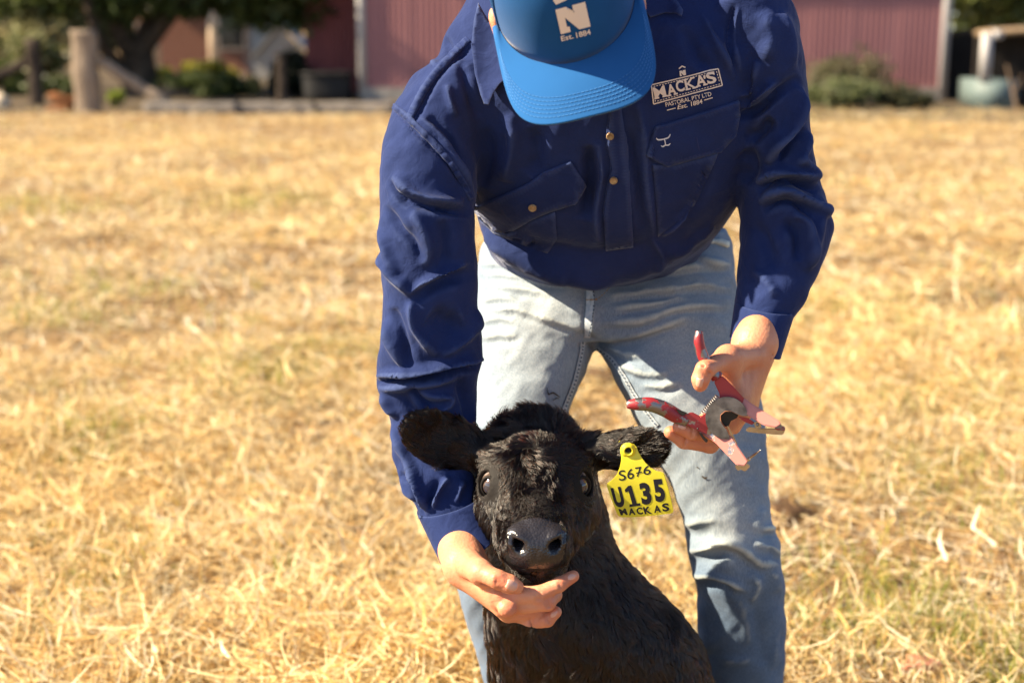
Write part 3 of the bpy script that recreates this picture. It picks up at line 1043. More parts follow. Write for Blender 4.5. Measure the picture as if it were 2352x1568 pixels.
V, Fc = tube([P(2338, 262, 22.4), P(2328, 215, 22.5), P(2312, 150, 22.6)], [.03, .026, .012], 8, 10)
V2, F2 = tube([P(2328, 215, 22.5), P(2340, 190, 22.45), P(2349, 170, 22.4)], [.02, .012, .006], 8, 8)
o = link('fallen_branch', mesh(*join([(V, Fc), (V2, F2)])), m_stick); tag(o, 'bare brown branch propped against the old vehicle', 'branch')

# =================================================================== PERSON
person = empty('person', (.12, 2.25, 0))
tag(person, 'bending person in navy work shirt, blue cap and faded jeans holding the calf', 'person')


def fabric(name, col, col2, weave=900.0, rough=.85, sheen=.25, fscale=7.0, wr=.25, wrs=28.0, fade=None, slub=0.0):
    m = bpy.data.materials.new(name); m.use_nodes = True
    n, l = m.node_tree.nodes, m.node_tree.links
    b = n['Principled BSDF']
    b.inputs['Roughness'].default_value = rough; b.inputs['Specular IOR Level'].default_value = .15
    b.inputs['Sheen Weight'].default_value = sheen; b.inputs['Sheen Roughness'].default_value = .5
    tc = n.new('ShaderNodeTexCoord')
    no = n.new('ShaderNodeTexNoise'); no.inputs['Scale'].default_value = fscale; no.inputs['Detail'].default_value = 6; no.inputs['Roughness'].default_value = .65
    l.new(tc.outputs['Object'], no.inputs[0])
    r = n.new('ShaderNodeValToRGB'); r.color_ramp.elements[0].position = .32; r.color_ramp.elements[1].position = .68
    r.color_ramp.elements[0].color = (*col2, 1); r.color_ramp.elements[1].color = (*col, 1)
    l.new(no.outputs[0], r.inputs[0])
    out = r.outputs[0]
    w = n.new('ShaderNodeTexNoise'); w.inputs['Scale'].default_value = weave; w.inputs['Detail'].default_value = 1
    mp = n.new('ShaderNodeMapping'); mp.inputs['Scale'].default_value = (1, 1, .09 if slub else 1)
    l.new(tc.outputs['Object'], mp.inputs[0]); l.new(mp.outputs[0], w.inputs[0])
    mx = n.new('ShaderNodeMix'); mx.data_type = 'RGBA'; mx.blend_type = 'MULTIPLY'; mx.inputs[0].default_value = slub if slub else .35
    l.new(out, mx.inputs[6])
    r2 = n.new('ShaderNodeValToRGB'); r2.color_ramp.elements[0].position = .3; r2.color_ramp.elements[1].position = .7
    r2.color_ramp.elements[0].color = (.45, .5, .58, 1); r2.color_ramp.elements[1].color = (1.15, 1.12, 1.1, 1)
    l.new(w.outputs[0], r2.inputs[0]); l.new(r2.outputs[0], mx.inputs[7])
    out = mx.outputs[2]
    at = n.new('ShaderNodeAttribute'); at.attribute_name = 'tint'
    m2 = n.new('ShaderNodeMix'); m2.data_type = 'RGBA'; m2.blend_type = 'MULTIPLY'; m2.inputs[0].default_value = 1 if fade else 0
    l.new(out, m2.inputs[6]); l.new(at.outputs['Color'], m2.inputs[7])
    fin = m2.outputs[2] if fade else out
    ge = n.new('ShaderNodeNewGeometry')                         # dye rubbed off along raised ridges and seams
    rp = n.new('ShaderNodeMapRange'); rp.inputs['From Min'].default_value = .515; rp.inputs['From Max'].default_value = .60; rp.inputs['To Max'].default_value = .55
    l.new(ge.outputs['Pointiness'], rp.inputs['Value'])
    m3 = n.new('ShaderNodeMix'); m3.data_type = 'RGBA'; l.new(rp.outputs[0], m3.inputs[0]); l.new(fin, m3.inputs[6])
    m3.inputs[7].default_value = (min(1, col[0] * 2.4 + .02), min(1, col[1] * 2.2 + .02), min(1, col[2] * 1.6 + .02), 1)
    l.new(m3.outputs[2], b.inputs['Base Color'])
    wn = n.new('ShaderNodeTexNoise'); wn.inputs['Scale'].default_value = wrs; wn.inputs['Detail'].default_value = 5; wn.inputs['Distortion'].default_value = .6
    l.new(tc.outputs['Object'], wn.inputs[0])
    b1 = n.new('ShaderNodeBump'); b1.inputs['Strength'].default_value = wr; b1.inputs['Distance'].default_value = .006
    l.new(wn.outputs[0], b1.inputs['Height'])
    b2 = n.new('ShaderNodeBump'); b2.inputs['Strength'].default_value = .25; b2.inputs['Distance'].default_value = .0006
    l.new(w.outputs[0], b2.inputs['Height']); l.new(b1.outputs[0], b2.inputs['Normal']); l.new(b2.outputs[0], b.inputs['Normal'])
    return m


m_shirt = fabric('navy_cotton', (.0185, .034, .122), (.0115, .0225, .086), 1100, .88, .16, 9, .55, 36)
m_shirt.node_tree.nodes['Principled BSDF'].inputs['Sheen Tint'].default_value = (.72, .78, 1, 1)
m_shirt.node_tree.nodes['Principled BSDF'].inputs['Sheen Roughness'].default_value = .35
m_denim = fabric('faded_denim', (.375, .425, .46), (.245, .30, .355), 950, .9, .10, 7, .25, 40, fade=True, slub=.6)
m_seam = mat('denim_seam', (.30, .37, .45), .9, .1, col2=(.46, .50, .53), scale=160)
m_thread = mat('ochre_thread', (.34, .19, .07), .8, .2)
m_cap = mat('blue_cap_foam', (.018, .105, .30), .9, .1, sheen=.12, var=.12, scale=9, bump=.25, bscale=900, bdist=.0006)
m_capf = mat('blue_cap_front', (.012, .080, .245), .92, .08, sheen=.12, var=.15, scale=14, bump=.25, bscale=900, bdist=.0006)
m_mesh = mat('cap_mesh', (.014, .045, .17), .8, .2)
m_logo = mat('cream_embroidery', (.80, .70, .60), .75, .2, bump=.4, bscale=1200, bdist=.0006)
m_button = mat('horn_button', (.20, .12, .055), .25, .5, col2=(.42, .30, .16), scale=140)
m_silver = mat('pale_thread', (.62, .62, .66), .7, .2)


def crumple(V, T, amp, ymax, s=58):
    """uneven slack of worn cloth, all over the visible side and round the back"""
    N = vnormals(V, T)
    a, b, c = V[:, 0] * 1500, V[:, 1] * 1500, V[:, 2] * 1500
    d = (vnoise(a + .35 * c, c + .6 * b, s, 31) - .5) + .55 * (vnoise(a - .5 * c, b + .8 * c, s * .45, 32) - .5) + .8 * (vnoise(a * .45 + c * .2, c * 1.1 + b, s * .8, 33) - .5)
    return V + N * (d * amp)[:, None]


# ------------------------------------------------------------------- shirt
BT = .82
torso = [ring_px((1215, -150), (1425, -175), 1.95, .07, BT), ring_px((1085, 5), (1590, -75), 1.95, .09, BT), ring_px((1015, 112), (1765, 15), 1.955, .115, BT), ring_px((1005, 255), (1785, 165), 1.985, .126, BT),
         ring_px((1045, 365), (1762, 295), 2.03, .132, BT), ring_px((1082, 430), (1722, 385), 2.09, .135, BT), ring_px((1094, 475), (1694, 430), 2.15, .138, BT),
         ring_px((1106, 512), (1664, 470), 2.225, .134, BT), ring_px((1120, 560), (1640, 530), 2.31, .12, BT)]
slR = [((1035, 105), (1150, 210), 1.965, .07), ((930, 200), (1110, 320), 1.96, .085), ((886, 300), (1098, 420), 1.94, .084), ((868, 470), (1092, 498), 1.915, .074), ((872, 600), (1100, 598), 1.915, .070),
       ((878, 730), (1101, 715), 1.92, .068), ((869, 825), (1113, 812), 1.93, .066), ((866, 885), (1100, 866), 1.935, .064), ((893, 945), (1097, 935), 1.93, .060),
       ((900, 1030), (1097, 1020), 1.915, .054), ((922, 1112), (1100, 1100), 1.89, .050), ((956, 1168), (1104, 1140), 1.872, .043), ((985, 1225), (1112, 1185), 1.852, .038)]
slL = [((1600, 10), (1765, -50), 1.98, .08), ((1665, 150), (1822, 20), 1.985, .086), ((1682, 290), (1849, 170), 1.99, .084), ((1690, 390), (1860, 300), 2.0, .08), ((1697, 455), (1874, 405), 2.0, .078),
       ((1702, 520), (1908, 500), 1.995, .075), ((1698, 600), (1888, 590), 1.98, .066), ((1691, 655), (1858, 665), 1.965, .057), ((1690, 705), (1826, 722), 1.95, .048), ((1686, 745), (1806, 765), 1.94, .042)]
me = remesh([loft(torso, 60, 72, 2.05), loft([ring_px(*s) for s in slR], 70, 56, 2.1), loft([ring_px(*s) for s in slL], 60, 56, 2.1)], .0034)
V, T = arrays(me)
V = laplace(V, T, 20, .5)
Z5 = zone(846.7, 564.5, .48)
strokes = [
    # right shoulder: yoke and armhole seams, drape folds
    (Z3((575, 245), (430, 372), (330, 505), (236, 690)), 4, -.0022), (Z3((560, 225), (415, 355), (310, 490), (215, 670)), 7, .0022),
    (Z3((120, 585), (230, 690), (400, 860), (500, 1000), (590, 1140)), 4, -.003), (Z3((150, 575), (255, 675), (425, 850), (520, 990)), 6, .0018),
    (Z3((270, 640), (380, 720), (460, 850), (540, 1050), (585, 1120)), 9, .006), (Z3((330, 640), (440, 760), (510, 900)), 10, -.005),
    (Z3((430, 460), (445, 560), (480, 640)), 6, .004), (Z3((500, 330), (540, 480), (600, 640)), 10, -.004), (Z3((400, 200), (440, 270), (420, 330)), 8, -.003), (Z3((340, 320), (380, 380)), 6, .003),
    (Z3((770, 620), (790, 800), (740, 1000)), 16, .006), (Z3((900, 700), (930, 850), (880, 960)), 18, -.005), (Z3((640, 700), (660, 850), (620, 1020)), 14, -.004),
    (Z3((120, 985), (150, 1050), (230, 1110), (380, 1145), (560, 1165)), 7, -.007), (Z3((140, 960), (220, 1040), (360, 1090), (520, 1110)), 12, .006),
    (Z3((90, 1130), (160, 1240), (250, 1330), (300, 1420)), 10, -.005), (Z3((60, 1250), (110, 1380), (160, 1500)), 9, .005), (Z3((230, 1160), (300, 1260), (330, 1380), (300, 1460)), 12, .005), (Z3((400, 1200), (430, 1340), (400, 1480)), 14, -.005),
    # right sleeve
    (Z5((40, 20), (110, 130), (170, 190), (210, 250)), 10, .006), (Z5((205, 235), (270, 170), (400, 115), (470, 90)), 7, .007), (Z5((215, 260), (300, 200), (420, 150), (510, 120)), 13, -.007),
    (Z5((200, 260), (225, 390), (310, 500), (330, 520)), 9, .007), (Z5((110, 300), (160, 420), (200, 570)), 10, -.004), (Z5((80, 350), (120, 470), (190, 600)), 9, .005),
    (Z5((330, 520), (420, 480), (500, 400), (530, 300)), 12, .005), (Z5((300, 330), (380, 380), (450, 360)), 26, -.008),
    (Z5((36, 650), (130, 640), (260, 625), (400, 595), (500, 585), (565, 555)), 6, -.011), (Z5((40, 625), (200, 605), (390, 560), (520, 545), (560, 545)), 9, .009), (Z5((50, 685), (160, 670), (300, 650), (430, 625)), 9, .006),
    (Z5((220, 690), (300, 715), (390, 725), (380, 770), (330, 805)), 7, .006), (Z5((200, 660), (260, 740), (330, 780)), 10, -.006), (Z5((70, 700), (110, 780), (140, 820)), 8, .005), (Z5((160, 700), (210, 800), (260, 900)), 12, -.004),
    (Z5((430, 640), (470, 740), (510, 860)), 12, -.005), (Z5((110, 850), (160, 960), (210, 1080), (250, 1200), (275, 1285)), 9, .006), (Z5((150, 1090), (200, 1130), (240, 1220), (268, 1290)), 6, -.007), (Z5((200, 1090), (240, 1180), (270, 1260)), 6, .005),
    (Z5((305, 1260), (318, 1210), (345, 1160), (385, 1105)), 6, .006), (Z5((290, 1260), (300, 1190), (330, 1120)), 8, -.006), (Z5((420, 1230), (430, 1180), (450, 1120)), 8, .004), (Z5((100, 1000), (140, 1140), (220, 1220)), 8, .005),
    # front: placket side, pockets
    (Z4((130, 780), (150, 950), (120, 1150), (140, 1330)), 8, .006), (Z4((90, 800), (100, 1000), (70, 1200)), 16, -.009), (Z4((350, 560), (385, 760), (400, 1000), (440, 1300)), 7, .004),
    (Z4((300, 700), (340, 900), (380, 1250)), 10, -.004), (Z4((690, 1050), (660, 1120), (600, 1190), (480, 1290)), 5, .004), (Z4((740, 900), (700, 1050), (620, 1180)), 12, -.005),
    (Z3((600, 1215), (700, 1275), (840, 1330), (985, 1385)), 5, -.006), (Z3((600, 1250), (760, 1330), (980, 1420), (1100, 1450)), 14, .007), (Z3((730, 1270), (840, 1290), (960, 1370)), 6, .004), (Z3((820, 1310), (900, 1330), (950, 1370)), 4, -.004),
    (Z3((1000, 1420), (1200, 1480), (1344, 1500)), 12, .004), (Z4((420, 1300), (480, 1380), (430, 1460)), 8, .003), (Z4((500, 1370), (640, 1330), (760, 1230)), 10, .004),
    (Z4((700, 60), (760, 200), (830, 330), (880, 440)), 9, .004), (Z4((600, 150), (680, 300), (760, 380)), 14, -.004), (Z4((880, 30), (850, 180), (860, 300), (900, 430)), 4, -.003), (Z4((905, 30), (880, 180), (888, 290), (915, 400)), 5, .0025),
    ([(1112, 535), (1180, 588), (1280, 616), (1390, 626), (1500, 604), (1590, 556)], 26, .0085), ([(1150, 530), (1250, 565), (1370, 580), (1500, 560)], 14, -.003),
    # left sleeve
    (Z4((900, 530), (975, 495), (1000, 420), (1010, 330)), 7, .006), (Z4((905, 650), (1000, 600), (1110, 520), (1235, 420)), 9, -.008), (Z4((920, 600), (1010, 540), (1110, 440)), 10, .006), (Z4((1065, 890), (1110, 800), (1190, 700), (1235, 560), (1230, 470)), 9, .009),
    (Z4((1110, 900), (1180, 800), (1260, 700)), 9, -.007), (Z4((940, 760), (1010, 740), (1090, 660)), 14, -.007), (Z4((1000, 1000), (1100, 945), (1220, 950), (1330, 985)), 7, .008), (Z4((1010, 1040), (1120, 990), (1240, 1010), (1330, 1050)), 8, -.009),
    (Z4((1020, 1110), (1080, 1060), (1170, 1040), (1260, 1090), (1390, 1180)), 7, .008), (Z4((1040, 1150), (1120, 1110), (1210, 1110), (1300, 1180)), 8, -.007), (Z4((1200, 1170), (1270, 1210), (1290, 1320), (1280, 1480)), 9, .007), (Z4((1150, 1200), (1220, 1280), (1230, 1420)), 12, -.006),
    (Z4((1230, 860), (1290, 930), (1330, 980)), 8, .005), (Z4((1200, 930), (1260, 820), (1290, 720)), 8, .004), (Z4((1360, 1060), (1340, 1250), (1290, 1450)), 10, .004), (Z4((1000, 1220), (1060, 1350), (1120, 1480)), 14, -.004),
    (Z4((930, 820), (980, 900), (930, 1000)), 20, -.006), (Z4((1040, 60), (1080, 200), (1050, 330)), 20, .004), (Z4((1140, 60), (1190, 220), (1200, 380)), 12, .004),
    (ZA((2030, 300), (2120, 360), (2200, 480)), 10, .003),
]
V = sculpt(V, T, [(p, w * 1.0, a * 2.25, *r_) for p, w, a, *r_ in strokes], 2.35)
V = crumple(V, T, .0046, 2.35)
V = laplace(V, T, 1, .4)
set_co(me, V)
shirt = link('shirt', me, m_shirt, person)
shirt['label'] = 'navy cotton work shirt with creased sleeves'
T_shirt = tree_of(V, T)

# stitched strips along seams (raised double stitching)
def strip(name, pts, w, tree, m, parent, off=.0012, step=6):
    U, tt = line2d(pts, w)
    W = np.array([drop(tree, x, y, off, 2.0) for x, y in U])
    return link(name, mesh(W, tt), m, parent)


# cuffs
def cuff(name, a, b, out, thick=.0035):
    """band of cloth between two rings with a real lip"""
    a, b = ring_px(*a), ring_px(*b)
    def sc(r, f, g=0.0): q = r.copy(); q[3:] *= f; return q
    mid = (a + b) / 2
    K = [sc(a, .97), sc(a, 1.02), sc(mid, 1.03), sc(b, 1.04), sc(b, 1.045), sc(b, 1.0), sc(mid, .90), sc(a, .90)]
    V, Fc = loft(K, 46, 44, 2.1, cap=False)
    me = mesh(V, Fc); recalc(me)
    return link(name, me, m_shirt, out)


cR = cuff('cuff', ((960, 1178), (1108, 1135), 1.868, .044), ((1012, 1284), (1136, 1225), 1.835, .042), shirt)
cL = cuff('cuff', ((1690, 697), (1822, 716), 1.948, .050), ((1680, 774), (1790, 814), 1.925, .047), shirt)
strip('cuff_stitch', [(960, 1190), (1010, 1172), (1088, 1152)], 2.2, tree_of(*arrays(cR.data)), m_shirt, shirt, .0014)

# collar wings
m_coll = m_shirt


def wing(name, poly, gap, curl, parent, n_curl=(0, 1)):
    """turned-down collar leaf: its own slightly curved sheet standing off the cloth"""
    bm = fill2d(poly, 6)
    smp = [(x, y, drop(T_shirt, x, y, 0)) for x, y in poly]
    smp = [(x, y, p[1]) for x, y, p in smp if p is not None and p[1] < 2.05]
    A_ = np.array([(1, x, y) for x, y, _ in smp]); yv = np.array([q for *_, q in smp])
    co = np.linalg.lstsq(A_, yv, rcond=None)[0]
    co[0] -= (A_ @ co - yv).max() + gap
    for v in bm.verts:
        x, y = v.co.x, v.co.y
        v.co = P(x, y, float(co @ (1, x, y)) - curl(x, y))
    r_ = bmesh.ops.solidify(bm, geom=list(bm.faces), thickness=.0016)
    bmesh.ops.recalc_face_normals(bm, faces=bm.faces)
    me = bpy.data.meshes.new(name); bm.to_mesh(me); bm.free()
    return link(name, me, m_coll, parent)


lw = Z3((598, 20), (650, 110), (735, 215), (768, 400), (750, 432), (715, 462), (680, 515), (655, 578), (632, 570), (612, 520), (580, 400), (562, 250), (575, 120))
wing('collar', lw, .004, lambda x, y: .010 * float(smoothstep(170, 245, np.array(y))) - .006 * math.sin((x - 1085) / 80 * 3.1), shirt)
lw = Z3((745, 300), (775, 440), (840, 525), (800, 505), (768, 480), (745, 420))
wing('collar_stand', lw, .003, lambda x, y: 0, shirt)
rw = Z4((330, -60), (420, -70), (520, -40), (575, 20), (600, 62), (592, 92), (560, 75), (500, 72), (420, 98), (395, 60))
wing('collar', rw, .004, lambda x, y: .012 * float(smoothstep(1530, 1568, np.array(x))), shirt)

# pocket flaps, pockets, placket
fl = Z3((575, 1132), (700, 1080), (870, 1002), (960, 938), (1105, 880), (1150, 950), (1176, 1015), (1130, 1108), (1000, 1150), (900, 1190), (800, 1250), (745, 1270), (690, 1255), (620, 1190))
f1 = link('pocket_flap', applique(fl, T_shirt, .0045, 7, skirt=.005), m_shirt, shirt)
fr = Z4((420, 760), (448, 690), (545, 662), (720, 608), (903, 548), (897, 650), (880, 740), (800, 828), (660, 865), (512, 905), (400, 852))
f2 = link('pocket_flap', applique(fr, T_shirt, .0045, 7, skirt=.005), m_shirt, shirt)
pk = Z4((432, 900), (520, 900), (660, 868), (790, 832), (740, 960), (680, 1090), (590, 1200), (462, 1290), (450, 1100))
link('pocket', applique(pk, T_shirt, .002, 8, skirt=.003), m_shirt, shirt)
pk = Z3((610, 1200), (700, 1262), (760, 1275), (900, 1200), (1020, 1155), (1030, 1300), (980, 1385), (840, 1340), (690, 1280))
link('pocket', applique(pk, T_shirt, .002, 8, skirt=.003), m_shirt, shirt)
pl = Z4((205, 560), (258, 560), (285, 760), (305, 1000), (318, 1190), (326, 1342), (176, 1362), (164, 1190), (180, 1060), (212, 920), (185, 780))
pt = link('placket', applique(pl, T_shirt, .004, 7, skirt=.0045), m_shirt, shirt)
T_f1, T_f2, T_pl = (tree_of(*arrays(x.data)) for x in (f1, f2, pt))
m_stitch = mat('navy_stitch', (.035, .045, .13), .9, .1)


def stitch_row(pts, tree, parent, w=1.6, dash=7, gap=4, off=.0006, m=None):
    pl = catmull(pts, 200) if len(pts) > 2 else np.linspace(pts[0], pts[1], 200)
    cum = np.concatenate([[0], np.cumsum(np.linalg.norm(np.diff(pl, axis=0), axis=1))])
    s, prt = 0, []
    while s + dash < cum[-1]:
        a = [np.interp(s, cum, pl[:, k]) for k in (0, 1)]; b = [np.interp(s + dash, cum, pl[:, k]) for k in (0, 1)]
        prt.append(bar2d(a, b, w)); s += dash + gap
    U, tt = joinT(prt)
    W = [drop(tree, x, y, off, None) for x, y in U]
    ok = np.array([w_ is not None for w_ in W])
    W = np.array([w_ if w_ is not None else (0, 0, 0) for w_ in W])
    tt = tt[ok[tt].all(1)]
    return link('stitching', mesh(W, tt), m or m_stitch, parent)


stitch_row(Z3((605, 1172), (700, 1242), (748, 1256), (895, 1176), (1125, 1096), (1160, 1012)), T_f1, f1)
stitch_row(Z3((590, 1145), (870, 1020), (960, 956), (1098, 900)), T_f1, f1)
stitch_row(Z4((412, 840), (512, 890), (660, 850), (795, 812), (868, 735)), T_f2, f2)
stitch_row(Z4((450, 708), (545, 682), (720, 628), (893, 570)), T_f2, f2)
stitch_row(Z4((300, 1000), (312, 1190), (318, 1332)), T_pl, pt)
stitch_row(Z4((172, 1190), (168, 1300), (182, 1350), (318, 1332)), T_pl, pt)
for pts in (Z3((545, 262), (425, 384), (325, 515), (240, 680)), Z3((140, 605), (235, 712), (395, 880), (490, 1010)), Z4((872, 40), (842, 180), (852, 300))):
    stitch_row(pts, T_shirt, shirt)


def felled(name, pts, w):
    """puckered double-stitched seam band"""
    c = catmull(pts, 60); d = np.gradient(c, axis=0); d /= np.linalg.norm(d, axis=1, keepdims=True)
    nn = np.stack([-d[:, 1], d[:, 0]], 1)
    rows = np.array([-1, -.8, -.4, 0, .4, .8, 1])
    V = []
    for k in range(60):
        for rr in rows:
            x, y = c[k] + nn[k] * rr * w / 2
            h = .0002 if abs(rr) == 1 else .0022 + .0013 * math.sin(k * 1.9 + 2 * math.sin(k * .7)) * (1 - rr * rr)
            V.append(drop(T_shirt, x, y, h, 1.95))
    me = mesh(np.array(V), grid_faces(60, 7)); return link(name, me, m_shirt, shirt)


def grid_faces(a, b):
    i, j = np.meshgrid(np.arange(a - 1), np.arange(b - 1), indexing='ij')
    return np.stack([i * b + j, i * b + j + 1, (i + 1) * b + j + 1, (i + 1) * b + j], -1).reshape(-1, 4)


felled('yoke_seam', Z3((545, 215), (420, 340), (315, 475), (220, 650)), 17)
felled('armhole_seam', Z3((135, 580), (245, 675), (415, 845), (510, 985), (565, 1090)), 15)
felled('placket_edge', Z4((205, 600), (190, 700), (187, 780), (210, 900), (186, 1040), (166, 1180)), 7)


def button(px, py, tree, r, parent):
    c = drop(tree, px, py, .0015); d = drop(tree, px + 6, py, .0015) - c; e = drop(tree, px, py + 6, .0015) - c
    R = basis(d, e)
    prof = [(.0, .0028), (.35, .0028), (.62, .0022), (.8, .0036), (.95, .003), (1.0, .0012), (.95, 0)]
    V, Fc = [], []
    seg = 24
    sg = 1 if R[2] @ (np.array([0, 0, CAMZ]) - c) > 0 else -1
    for k, (rr, h) in enumerate(prof):
        for a in range(seg):
            t = a / seg * 2 * math.pi
            V.append(c + (R[0] * math.cos(t) + R[1] * math.sin(t)) * rr * r + R[2] * sg * h)
            if k:
                i0 = (k - 1) * seg + a; i1 = (k - 1) * seg + (a + 1) % seg
                Fc.append([i0, i1, i1 + seg, i0 + seg])
    b = link('button', mesh(np.array(V), Fc), m_button, parent)
    return b


button(*Z3((897, 1130))[0], T_f1, .0058, shirt)
button(*Z4((199, 742))[0], T_pl, .0052, shirt)
button(*Z4((220, 982))[0], T_pl, .0054, shirt)

# embroidery on the chest
on_shirt = lambda off: (lambda x, y: drop(T_shirt, x, y, off, 2.0))
prt = []
A, B, Cc, Dd = (np.array(p) for p in ZF((180, 530), (1160, 290), (1218, 535), (210, 808)))
for a, b in ((A, B), (B, Cc), (Cc, Dd), (Dd, A)):
    prt.append(bar2d(a, b, 2.6))
cen = (A + B + Cc + Dd) / 4
eu_ = (B - A) / np.linalg.norm(B - A); ev_ = (Dd - A) / np.linalg.norm(Dd - A)
ins = [A + 4.6 * eu_ + 4.6 * ev_, B - 4.6 * eu_ + 4.6 * ev_, Cc - 4.6 * eu_ - 4.6 * ev_, Dd + 4.6 * eu_ - 4.6 * ev_]
for a, b in zip(ins, ins[1:] + ins[:1]):
    L = np.linalg.norm(b - a); s = 0
    while s + 5 < L:
        prt.append(bar2d(a + (b - a) * s / L, a + (b - a) * (s + 4) / L, 1.7)); s += 6.6
U, tt = joinT(prt)
prt3 = [(np.array([drop(T_shirt, x, y, .0016, 2.0) for x, y in U]), tt)]
WORD = [('M', 232, 735, 175), ('A', 425, 695, 135), ('C', 558, 640, 120), ('K', 690, 608, 165), ('A', 850, 560, 150), ("'", 950, 440, 32), ('S', 1010, 520, 135)]
slope = np.array([.975, -.235])
for ch, x, y, w in WORD:
    U, tt = text2d(ch, .012 if ch in 'MK' else .03)
    h = 168
    o_ = np.array(ZF((x, y))[0]); rt = slope * w * .156; upv = np.array([-.22, -.975]) * (h if ch != "'" else 50) * .156
    prt3.append(lay(U, tt, o_, rt, upv, on_shirt(.0018)))
    for (u0, u1) in {'M': ((-.06, .36), (.64, 1.06)), 'A': ((-.08, .36), (.64, 1.08)), 'K': ((-.06, .42), (.58, 1.06))}.get(ch, ()):       # slab feet
        a, b = o_ + rt * u0, o_ + rt * u1
        prt3.append((lambda u, t: (np.array([drop(T_shirt, x_, y_, .0022, 2.0) for x_, y_ in u]), t))(*bar2d(a + upv * .06, b + upv * .06, 3.6)))
        if ch == 'K':
            prt3.append((lambda u, t: (np.array([drop(T_shirt, x_, y_, .0022, 2.0) for x_, y_ in u]), t))(*bar2d(a + upv * .94, b + upv * .94 - rt * .08, 3.6)))
for body, x, y, w, h, bold, sh in (('PASTORAL PTY LTD', 392, 848, 690, 62, .012, 0), ('Est.', 562, 886, 155, 62, .015, .25), ('1884', 765, 838, 175, 66, .015, .1)):
    U, tt = text2d(body, bold, sh)
    prt3.append(lay(U, tt, ZF((x, y))[0], slope * w * .156 * 1.0, np.array([-.2, -.98]) * h * .156, on_shirt(.0016)))
for a, b in (((408, 898), (535, 865)), ((955, 750), (1080, 713))):
    u, t_ = bar2d(*ZF(a, b), 2.0); prt3.append((np.array([drop(T_shirt, x, y, .0016, 2.0) for x, y in u]), t_))
# small N with a hat stroke over the frame
NP = np.array([(0, 0), (.42, 0), (.42, .2), (.36, .2), (.36, .48), (.66, 0), (1, 0), (1, 1), (.58, 1), (.58, .8), (.66, .8), (.66, .52), (.36, 1), (0, 1), (0, .8), (.06, .8), (.06, .2), (0, .2)])


def poly_tris(pts):
    bm = bmesh.new(); vs = [bm.verts.new((x, y, 0)) for x, y in pts]; f = bm.faces.new(vs)
    bmesh.ops.triangulate(bm, faces=[f])
    bmesh.ops.subdivide_edges(bm, edges=list(bm.edges), cuts=2)
    bmesh.ops.triangulate(bm, faces=list(bm.faces))
    V = np.array([v.co[:2] for v in bm.verts]); bm.verts.index_update()
    T = np.array([[v.index for v in f.verts] for f in bm.faces]); bm.free()
    return V, T


U, tt = poly_tris(np.array([(0, 0), (.33, 0), (.33, .22), (.245, .22), (.245, .60), (.62, 0), (1, 0), (1, 1), (.56, 1), (.56, .78), (.68, .78), (.68, .42), (.35, 1), (0, 1)]))
prt3.append(lay(U, tt, ZF((599, 402))[0], slope * 92 * .156, np.array([-.12, -.99]) * 78 * .156, on_shirt(.0016)))
for a, b in (((583, 290), (632, 250)), ((622, 250), (678, 272))):
    u, t_ = bar2d(*ZF(a, b), 2.8); prt3.append((np.array([drop(T_shirt, x, y, .0017 + .0004 * (a[0] > 600), 2.0) for x, y in u]), t_))
link('chest_logo', mesh(*joinT(prt3)), m_logo, shirt, False)
prt = [line2d(ZF((250, 1305), (275, 1330), (350, 1325), (430, 1300), (458, 1250)), [1.5, 3, 3, 3, 1.5]), line2d(ZF((370, 1322), (385, 1370), (388, 1410)), 2.6), line2d(ZF((322, 1418), (350, 1432), (385, 1412), (430, 1410), (460, 1385)), [1.5, 2.8, 2.8, 2.8, 1.5])]
U, tt = joinT(prt)
link('horn_emblem', mesh(np.array([drop(T_f2, x, y, .0012 + .0004 * (k % 2), 2.0) for k, (x, y) in enumerate(U)]), tt), m_silver, shirt, False)
U, tt = line2d(ZF((845, 1290), (860, 1370), (885, 1490)), 2.0)
link('buttonhole', mesh(np.array([drop(T_f2, x, y, .001, 2.0) for x, y in U]), tt), m_stitch, shirt, False)

# ------------------------------------------------------------------- jeans
pel = [((1112, 545), (1668, 520), 2.30, .115), ((1100, 590), (1680, 560), 2.29, .125), ((1094, 660), (1690, 640), 2.265, .132), ((1092, 715), (1696, 715), 2.25, .128), ((1110, 758), (1690, 758), 2.24, .10)]
legL = [((1380, 660), (1692, 660), 2.26, .11), ((1366, 750), (1700, 750), 2.24, .115), ((1376, 805), (1714, 820), 2.215, .11), ((1428, 900), (1745, 905), 2.185, .103), ((1470, 985), (1758, 1000), 2.165, .097), ((1528, 1090), (1764, 1105), 2.15, .09),
        ((1566, 1180), (1770, 1180), 2.135, .085), ((1575, 1240), (1790, 1240), 2.13, .083), ((1588, 1300), (1796, 1300), 2.135, .08), ((1603, 1360), (1800, 1360), 2.155, .078), ((1602, 1440), (1804, 1440), 2.18, .076),
        ((1616, 1560), (1800, 1568), 2.22, .072), ((1640, 1680), (1796, 1690), 2.27, .068), ((1650, 1790), (1796, 1800), 2.31, .072)]
legR = [((1092, 660), (1384, 660), 2.26, .11), ((1088, 750), (1378, 750), 2.24, .115), ((1086, 830), (1356, 822), 2.215, .11), ((1083, 920), (1316, 920), 2.185, .103), ((1074, 1000), (1288, 1000), 2.165, .097), ((1062, 1100), (1262, 1100), 2.15, .09),
        ((1052, 1200), (1242, 1200), 2.14, .085), ((1048, 1290), (1232, 1290), 2.14, .082), ((1052, 1350), (1228, 1350), 2.155, .078), ((1080, 1450), (1238, 1450), 2.19, .074), ((1110, 1560), (1262, 1560), 2.23, .072),
        ((1140, 1680), (1290, 1680), 2.28, .068), ((1155, 1790), (1300, 1795), 2.32, .072)]
